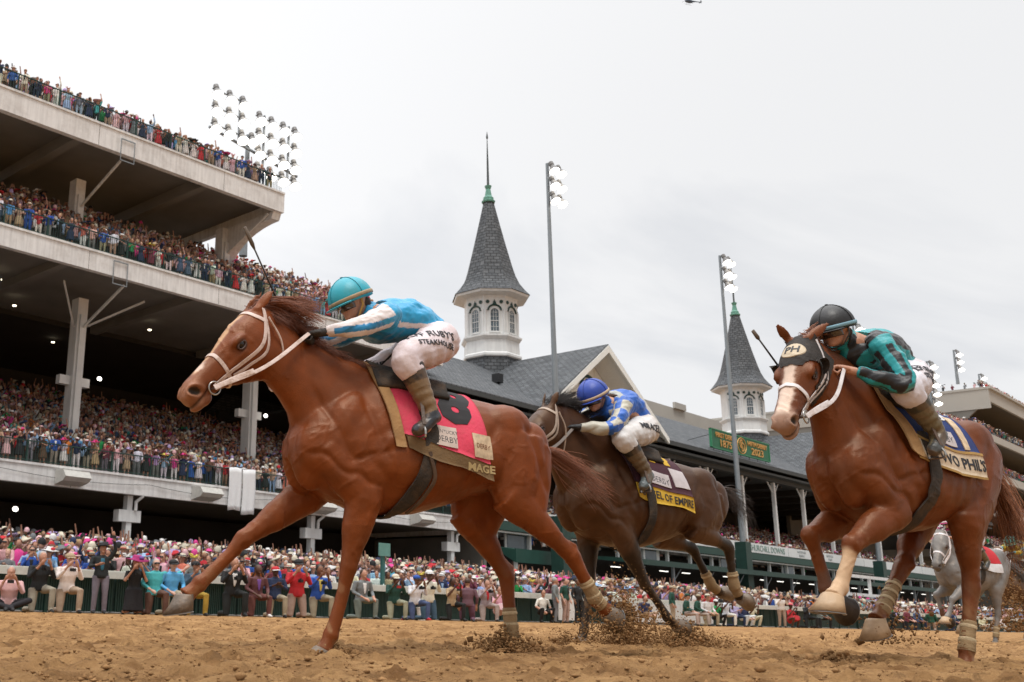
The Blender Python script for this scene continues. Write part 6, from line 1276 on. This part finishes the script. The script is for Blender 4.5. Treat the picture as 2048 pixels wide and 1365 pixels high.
# saddle cloths
def saddle(root, bv, u0, dark=TACKG):
    b = MB(); cl = Cloth(bv, .3, -.5, .03)
    R = []
    for u in np.linspace(u0+.14, u0-.30, 12):
        t = (u0+.14-u)/.44; R.append([cl.pos(u, v, .012+.03*(t**2)*(abs(v) < .2)) for v in np.linspace(-.26, .26, 13)]+[cl.pos(u, v, -.01) for v in np.linspace(.26, -.26, 13)])
    b.rings(R); b.build('saddle', dark, root, smooth=True)
def girth(root, bv, pts, w, m=TACKG, nm='girth', off=.012): strap(pts, w, .008, bv, off=off, n=8).build(nm, m, root, smooth=False)
PINK = mat('cloth_pink', (.72, .055, .11), .75, .08, 8, .35, 60, dirt=(.30, .13, .08), dirt_scale=7, dirt_amt=.25)
HEM = mat('cloth_gold_hem', (.17, .10, .04), .8, .2, 14, .4, 80)
c1 = Cloth(bv1, .15, -.62, .012)
c1.patch(lambda v: .13-.18*v, lambda v: -.46-.12*v, -.62, .60, 28, 46, sl=(.90, 1.02)).build('saddle_cloth', PINK, r1, smooth=True)
c1.patch(lambda v: .12-.18*v, lambda v: -.465-.12*v, .603, .69, 28, 6, o=.004, wav=.01, sl=(.90, 1.02)).build('cloth_hem', HEM, r1, smooth=True)
c1.patch(lambda v: .185-.18*v, lambda v: .115-.17*v, -.5, .62, 6, 24, o=.008).build('cloth_front_roll', mat('felt_tan', (.36, .20, .08), .9, .2, 10, .5, 60), r1, smooth=True)
c1.text('number', '8', .40, mat('number_black', (.015, .013, .014), .7), r1, -.33, .27, bold=.020, rot=-.2)
c1.text('lettering', 'MAGE', .062, mat('hem_text', (.45, .33, .15), .7), r1, -.46, .647, .012, xs=1.15, bold=.002)
b = c1.patch(lambda v: -.36-.09*v, lambda v: -.49-.09*v, .45, .585, 8, 8, o=.007); b.build('emblem', mat('emblem_cloth', (.62, .48, .32), .8, .3, 30), r1)
c1.patch(lambda v: -.17, lambda v: -.30, .44, .56, 8, 6, o=.007).build('cloth_label', mat('label_white', (.60, .50, .44), .8, .15, 20), r1)
c1.text('lettering', 'DERBY', .05, mat('ink'), r1, -.235, .52, .012, xs=.9); c1.text('lettering', 'KENTUCKY', .03, mat('ink'), r1, -.235, .475, .012, xs=.9)
c1.text('lettering', 'DERBY', .038, mat('brown_ink', (.2, .07, .03), .7), r1, -.475, .52, .013, xs=.9)
saddle(r1, bv1, .0)
girth(r1, bv1, [(-.10, .33, 1.45), (-.13, .34, 1.30), (-.14, .34, 1.15), (-.11, .33, 1.0), (-.05, .25, .85), (.0, .12, .78), (.02, 0, .77), (0., -.15, .79), (-.08, -.33, 1.0), (-.1, -.3, 1.3)], .085)
strap(ar((-.12, .36, 1.12), (-.16, .35, .98), (-.13, .28, .86), (-.06, .13, .79)), .022, .006, bv1, off=.026).build('girth_strap', TACKB, r1)
c2 = Cloth(bv2, .2, -.6, .012); MAR = mat('cloth_maroon', (.055, .012, .022), .8, .1, 8, .3, 60); YEL = mat('cloth_yellow', (.62, .38, .03), .8, .1, 8, .3, 60)
c2.patch(lambda v: .18-.12*v, lambda v: -.42-.10*v, -.52, .50, 24, 36).build('saddle_cloth', MAR, r2, smooth=True)
c2.patch(lambda v: .17-.12*v, lambda v: -.425-.10*v, .505, .62, 28, 6, o=.004, wav=.012).build('cloth_hem', YEL, r2, smooth=True)
c2.text('number', '14', .25, YEL, r2, -.20, .17, bold=.016); c2.text('lettering', 'ANGEL OF EMPIRE', .082, mat('ink'), r2, -.18, .565, .012, xs=.83, bold=.001)
c2.patch(lambda v: -.03, lambda v: -.24, .36, .47, 8, 6, o=.007).build('cloth_label', mat('label_pale', (.55, .50, .50), .8, .1, 20), r2); c2.text('lettering', 'DERBY', .07, mat('ink'), r2, -.135, .43, .012, xs=.9)
b = c2.patch(lambda v: -.27-.1*(v-.3), lambda v: -.43-.1*(v-.3), .29, .45, 8, 8, o=.007); b.build('emblem', mat('label_pale'), r2)
saddle(r2, bv2, .05); girth(r2, bv2, [(.03, .33, 1.4), (.0, .33, 1.2), (-.02, .31, 1.0), (0, .2, .85), (.03, 0, .78), (.0, -.25, .9)], .075)
c3 = Cloth(bv3, .2, -.6, .012); NAV = mat('cloth_navy', (.015, .035, .15), .8, .1, 8, .3, 60); CRM = mat('cloth_cream', (.62, .50, .36), .8, .1, 8, .3, 60, dirt=(.35, .22, .12), dirt_scale=9, dirt_amt=.4); GLD = mat('cloth_gold', (.40, .24, .07), .7, .15, 12)
c3.patch(lambda v: .20-.10*v, lambda v: -.40-.10*v, -.5, .46, 24, 36).build('saddle_cloth', NAV, r3, smooth=True)
c3.patch(lambda v: .195-.10*v, lambda v: -.40-.10*v, .465, .60, 28, 6, o=.004).build('cloth_hem', CRM, r3, smooth=True)
c3.patch(lambda v: .20-.10*v, lambda v: -.405-.10*v, .452, .468, 28, 2, o=.008).build('cloth_piping', GLD, r3); c3.patch(lambda v: .20-.10*v, lambda v: -.405-.10*v, .596, .61, 28, 2, o=.006).build('cloth_piping', GLD, r3)
c3.patch(lambda v: .12-.3*v, lambda v: .065-.3*v, -.0, .33, 4, 20, o=.010).build('cloth_stripe', mat('stripe_white', (.7, .7, .72), .7), r3); c3.text('number', '3', .20, mat('stripe_white'), r3, -.26, .16, bold=.012)
c3.text('lettering', "TWO PHIL'S", .092, mat('ink'), r3, -.205, .535, .012, xs=.98, bold=.002)
c3.patch(lambda v: -.02, lambda v: -.22, .33, .43, 8, 6, o=.007).build('cloth_label', mat('label_pale'), r3); c3.text('lettering', 'DERBY', .06, mat('ink'), r3, -.12, .39, .012, xs=.95)
c3.patch(lambda v: -.26-.05*v, lambda v: -.35+.1*(v-.2), .2, .44, 8, 8, o=.007).build('emblem', mat('emblem_cloth'), r3)
c3.patch(lambda v: .33-.2*v, lambda v: .20-.16*v, -.3, .60, 6, 20, o=.012).build('felt_pad', mat('felt_tan'), r3, smooth=True)
saddle(r3, bv3, .10); girth(r3, bv3, [(.06, .33, 1.4), (.04, .34, 1.2), (.06, .33, 1.0), (.10, .22, .85), (.12, 0, .78), (.1, -.25, .9)], .09)
# stirrups
for rt, an, x in ((r1, J1['toeL'], .0), (r2, J2['toeL'], 0), (r3, J3['toeL'], 0)):
    for sgn in (1, -1):
        t = V3(*an)*V3(1, sgn, 1)-V3(.03, 0, 0); b = MB(); b.tube([t+V3(0, .05*math.cos(q), -.028+.055*max(math.sin(q), -.25)) for q in np.linspace(0, 2*math.pi, 17)], .006, 6, cap=False); b.build('stirrup', METAL, rt); b = MB(); b.bar(t+V3(.0, sgn*.03, .03), (t[0]-.02, sgn*.27, 1.55), .02, .006); b.build('stirrup_leather', TACKB, rt)
# manes and tails
def mane(root, H_, seed, n, col, dirv, ln=(.1, .22), k0=1, k1=None, sp_=.01, K=60):
    ks = [V3(*q[0]) for q in H_['neck'][k0:k1]]+([V3(*H_['poll'])] if k1 is None else [])
    cv = cat(ks, 10)
    def base(rg):
        i = rg.integers(0, len(cv)); p = cv[i]+V3(rg.normal()*.006, rg.normal()*.01, -.012); return p, nz(V3(*dirv)+rg.normal(size=3)*.16), rg.uniform(*ln), V3(0, .12, -.30)
    gen = clumped(np.random.default_rng(seed+500), base, K, V3(.022, .012, .008), .012)
    hair(None, gen, n, HAIRM, 'mane', root, .0018, 7, sp_, seed, col)
mane(r1, H1, 1, 2800, (.13, .036, .011), (-.95, .15, .02), (.10, .20), K=70); 
def forelock(root, base, d0, n, col, seed, ln=(.1, .24), spread=.2, nm='forelock', r=.0018):
    def bs(rg): return V3(*base)+rg.normal(size=3)*V3(.035, .03, .012), nz(V3(*d0)+rg.normal(size=3)*spread), rg.uniform(*ln), V3(0, 0, -.12)
    gen = clumped(np.random.default_rng(seed+700), bs, 22, V3(.012, .012, .008), .012)
    hair(None, gen, n, HAIRM, nm, root, r, 6, .02, seed, col)
forelock(r1, (.80, .05, 1.955), (-.97, .10, .10), 1500, (.20, .058, .018), 5, (.12, .32), .13)
mane(r2, H2, 2, 1700, (.02, .014, .012), (-.6, .1, .55)); forelock(r2, (.70, .04, 1.90), (-.8, .1, .5), 260, (.02, .014, .012), 6, (.08, .2), .25)
mane(r3, H3, 3, 800, (.20, .075, .035), (-.8, -.3, .2), (.06, .14)); forelock(r3, (.68, .02, 1.94), (-.9, .1, .2), 160, (.22, .08, .035), 7, (.05, .14))
def tail(root, pts, n, col, seed, spread=.10, r=.004, col2=None):
    P = cat(pts, 8)
    def path0(t): x = t*(len(P)-1); i = min(int(x), len(P)-2); return P[i]+(P[i+1]-P[i])*(x-i)
    CL = np.random.default_rng(seed+9).normal(size=(26, 3))*V3(.4, 1, 1)
    def gen(rg):
        o = CL[rg.integers(0, 26)]+rg.normal(size=3)*.22; st = rg.uniform(0, .25)*rg.random(); en = rg.uniform(.55, 1.); sp = spread*rg.uniform(.3, 1)
        return None, (lambda t: path0(st+(en-st)*t)+o*(.012+sp*t**1.3*.7))
    hair(None, gen, n, HAIRM, 'tail', root, r, 10, .03, seed, col)
    b = MB(); b.tube([P[0]+(P[0]-P[3])*.6, P[0], P[4], P[8]], [.040, .030, .020, .008], 10, col=col); b.build('tail_dock', HAIRM, root, smooth=True, colattr=True)
tail(r1, [(-1.04, 0, 1.25), (-1.14, 0, 1.23), (-1.28, .02, 1.15), (-1.42, .03, 1.06), (-1.57, .05, .97)], 300, (.24, .09, .045), 11, .050, .0020)
tail(r2, [(-1.08, 0, 1.31), (-1.2, 0, 1.33), (-1.32, -.02, 1.27), (-1.42, 0, 1.17), (-1.5, 0, 1.02)], 170, (.05, .035, .028), 12, .09, .003)
tail(r3, [(-.90, 0, 1.33), (-.99, 0, 1.28), (-1.08, .03, 1.1), (-1.10, .08, .85), (-1.08, .12, .60)], 1100, (.30, .11, .04), 13, .11, .0025)
# whips
def whip(loc, P, Q, label, rt, c=(.03, .025, .022)):
    w = thing('whip', label, 'whip', rt['O'], math.radians(rt['az'])); P, Q = V3(*P), V3(*Q); b = MB(); b.tube([P, P+(Q-P)*.22], [.011, .010], 8); b.build('handle', mat('whip_handle', (.02, .02, .025), .6), w, smooth=True)
    b = MB(); b.tube([P+(Q-P)*.22, P+(Q-P)*.8], [.006, .005], 8); b.build('shaft', mat('whip_shaft', c, .5, .3, 8), w, smooth=True); b = MB(); b.tube([P+(Q-P)*.78, P+(Q-P)*.84, Q], [.006, .017, .014], 8, flat=.5); b.build('popper', mat('whip_popper', (.09, .06, .035), .7, .2), w, smooth=True)
whip(None, (.61, -.04, 1.83), (.985, .16, 2.37), 'long muddy whip held upright by the leading jockey', H1)
whip(None, (.70, -.17, 1.72), (.93, -.19, 1.97), 'short black whip beside the blinkered horse head', H3)
# the grey horse and the brown one behind it
def lite(H_, **k): d = {q: v for q, v in H_.items()}; d.update(k); return d
H4 = lite(H3, label='grey racehorse with red and white saddle cloth, farther back on the right', O=(20.0, 5.28, 0), az=162, coat=(.20, .195, .19), belly=(.25, .24, .23), vox=.022, muzzle=(.10, .09, .085), poll=(.62, .04, 1.78), nose=(1.0, .12, 1.18), ears=(((.58, .12, 1.92), (.8, .3, .2)), ((.6, -.05, 1.92), (.8, -.3, .2))),
  neck=[((-.05, 0, 1.62), (.46, 0, .96), .18), ((.10, 0, 1.66), (.56, 0, 1.04), .17), ((.26, 0, 1.71), (.62, 0, 1.12), .14), ((.40, 0, 1.75), (.66, .01, 1.2), .115), ((.5, .0, 1.79), (.68, .02, 1.3), .10), ((.6, .02, 1.81), (.72, .04, 1.4), .085)])
del H4['blaze']; H4['LF'] = dict(H4['LF']); H4['LF'].pop('sock', None)
H5 = lite(H1, label='brown racehorse half hidden at the right edge behind the grey', O=(26.9, 6.1, 0), az=166, coat=(.10, .055, .032), vox=.024); del H5['blaze']; del H5['snip']
for Hx, cc, ccl in ((H4, (.50, .02, .03), 'cloth_red'), (H5, (.5, .4, .1), 'cloth_mustard')):
    rx, mx_, bvx, HPx, frx = make_horse(Hx); fr_axes = frx; bridle(rx, bvx, HPx, TW3, .03, ((.55, .13, 1.66), (.6, -.1, 1.68)), throat=False)
    cx_ = Cloth(bvx, .2, -.6, .014); cx_.patch(lambda v: .2-.1*v, lambda v: -.4-.1*v, -.46, .46, 14, 20, th=.01).build('saddle_cloth', mat(ccl, cc, .8), rx); cx_.patch(lambda v: .2-.1*v, lambda v: -.4-.1*v, .465, .6, 14, 4, th=.01).build('cloth_hem', mat('stripe_white'), rx)
    saddle(rx, bvx, .1); girth(rx, bvx, [(.06, .33, 1.4), (.04, .34, 1.2), (.06, .33, 1.0), (.10, .22, .85), (.12, 0, .78)], .09); tail(rx, [(-1.0, 0, 1.30), (-1.2, 0, 1.26), (-1.4, .04, 1.1), (-1.6, .05, .95)], 120, tuple(np.array(Hx['coat'])*.7), 21, .1, .008)
    if Hx is H4: mane(rx, Hx, 31, 160, (.05, .05, .05), (-.4, .1, .8), (.08, .16))
def silk4(co, J): c = np.tile(np.array((.60, .05, .22)), (len(co), 1)); c[(np.floor(co[:, 2]*14).astype(int) % 2 == 0)] = (.7, .7, .7); return c
def silk5(co, J): c = np.tile(np.array((.62, .42, .02)), (len(co), 1)); c[(np.floor(co[:, 0]*11+co[:, 2]*5).astype(int) % 2 == 0)] = (.05, .35, .38); return c
make_rider(dict(W3, key='d', label='distant jockey in pink and white on the grey racehorse', silk=silk4, helm=(.55, .04, .2), band=(.7, .7, .7), J={k: tuple(V3(*v)-V3(.06, 0, .06)) for k, v in J3.items()}, ptext=[]), H4)
make_rider(dict(W1, key='e', label='distant jockey in yellow and teal silks at the right edge', silk=silk5, helm=(.05, .42, .36), band=(.7, .7, .4), pants=(.7, .68, .6), ptext=[]), H5)
# dirt thrown up by the hooves
def spray(name, c, n, r, up_, label, seed, size=-4.75, dirx=(1, .1)):
    rg = np.random.default_rng(seed); t = rg.random(n)**.7; an = rg.uniform(0, 6.28, n); rr_ = np.abs(rg.normal(size=n))*r*(.35+t)
    p = np.stack([c[0]+rr_*np.cos(an)*1.1+dirx[0]*t*r, c[1]+rr_*np.sin(an)*.7+dirx[1]*t*r, c[2]+np.abs(rg.normal(size=n))*up_*(1-rr_/(r*4)).clip(.1, 1)], -1)
    clods(name, p, np.exp(rg.normal(size, .6, n)).clip(.002, .035), CLOD, seed, label)
def Lw(H_, p): a_ = math.radians(H_['az']); return (H_['O'][0]+p[0]*math.cos(a_)-p[1]*math.sin(a_), H_['O'][1]+p[0]*math.sin(a_)+p[1]*math.cos(a_), p[2])
spray('flying_dirt', Lw(H1, (-1.45, .15, .08)), 7500, .25, .17, 'burst of dirt kicked up by the leader\'s trailing hind hoof', 51, -5.55)
spray('flying_dirt', Lw(H1, (-.90, -.13, .02)), 2600, .14, .06, 'mound of dirt around the leader\'s planted hind hoof', 52, -5.2, dirx=(-.8, 0))
spray('flying_dirt', Lw(H2, (-.42, .13, .03)), 4200, .24, .08, 'spray of dirt below the bay horse\'s folded foreleg', 53, -5.2)
spray('flying_dirt', Lw(H2, (.42, -.12, .01)), 1800, .22, .035, 'low ridge of dirt beside the bay horse\'s planted foreleg', 54, -5.2, dirx=(-1, 0))
spray('flying_dirt', Lw(H3, (.05, -.15, .12)), 700, .30, .16, 'fine crumbs of dirt hanging under the right-hand chestnut', 55, -5.3)
spray('flying_dirt', Lw(H3, (.62, -.1, .0)), 500, .22, .03, 'crumbled dirt on the track below the white-socked foreleg', 56)
spray('flying_dirt', Lw(H4, (-.9, .1, .2)), 1600, .8, .45, 'dirt clods thrown behind the grey horse', 57, -4.2)
spray('flying_dirt', Lw(H1, (.40, .12, .0)), 500, .10, .02, 'dirt pushed up around the leader\'s planted forefoot', 58)
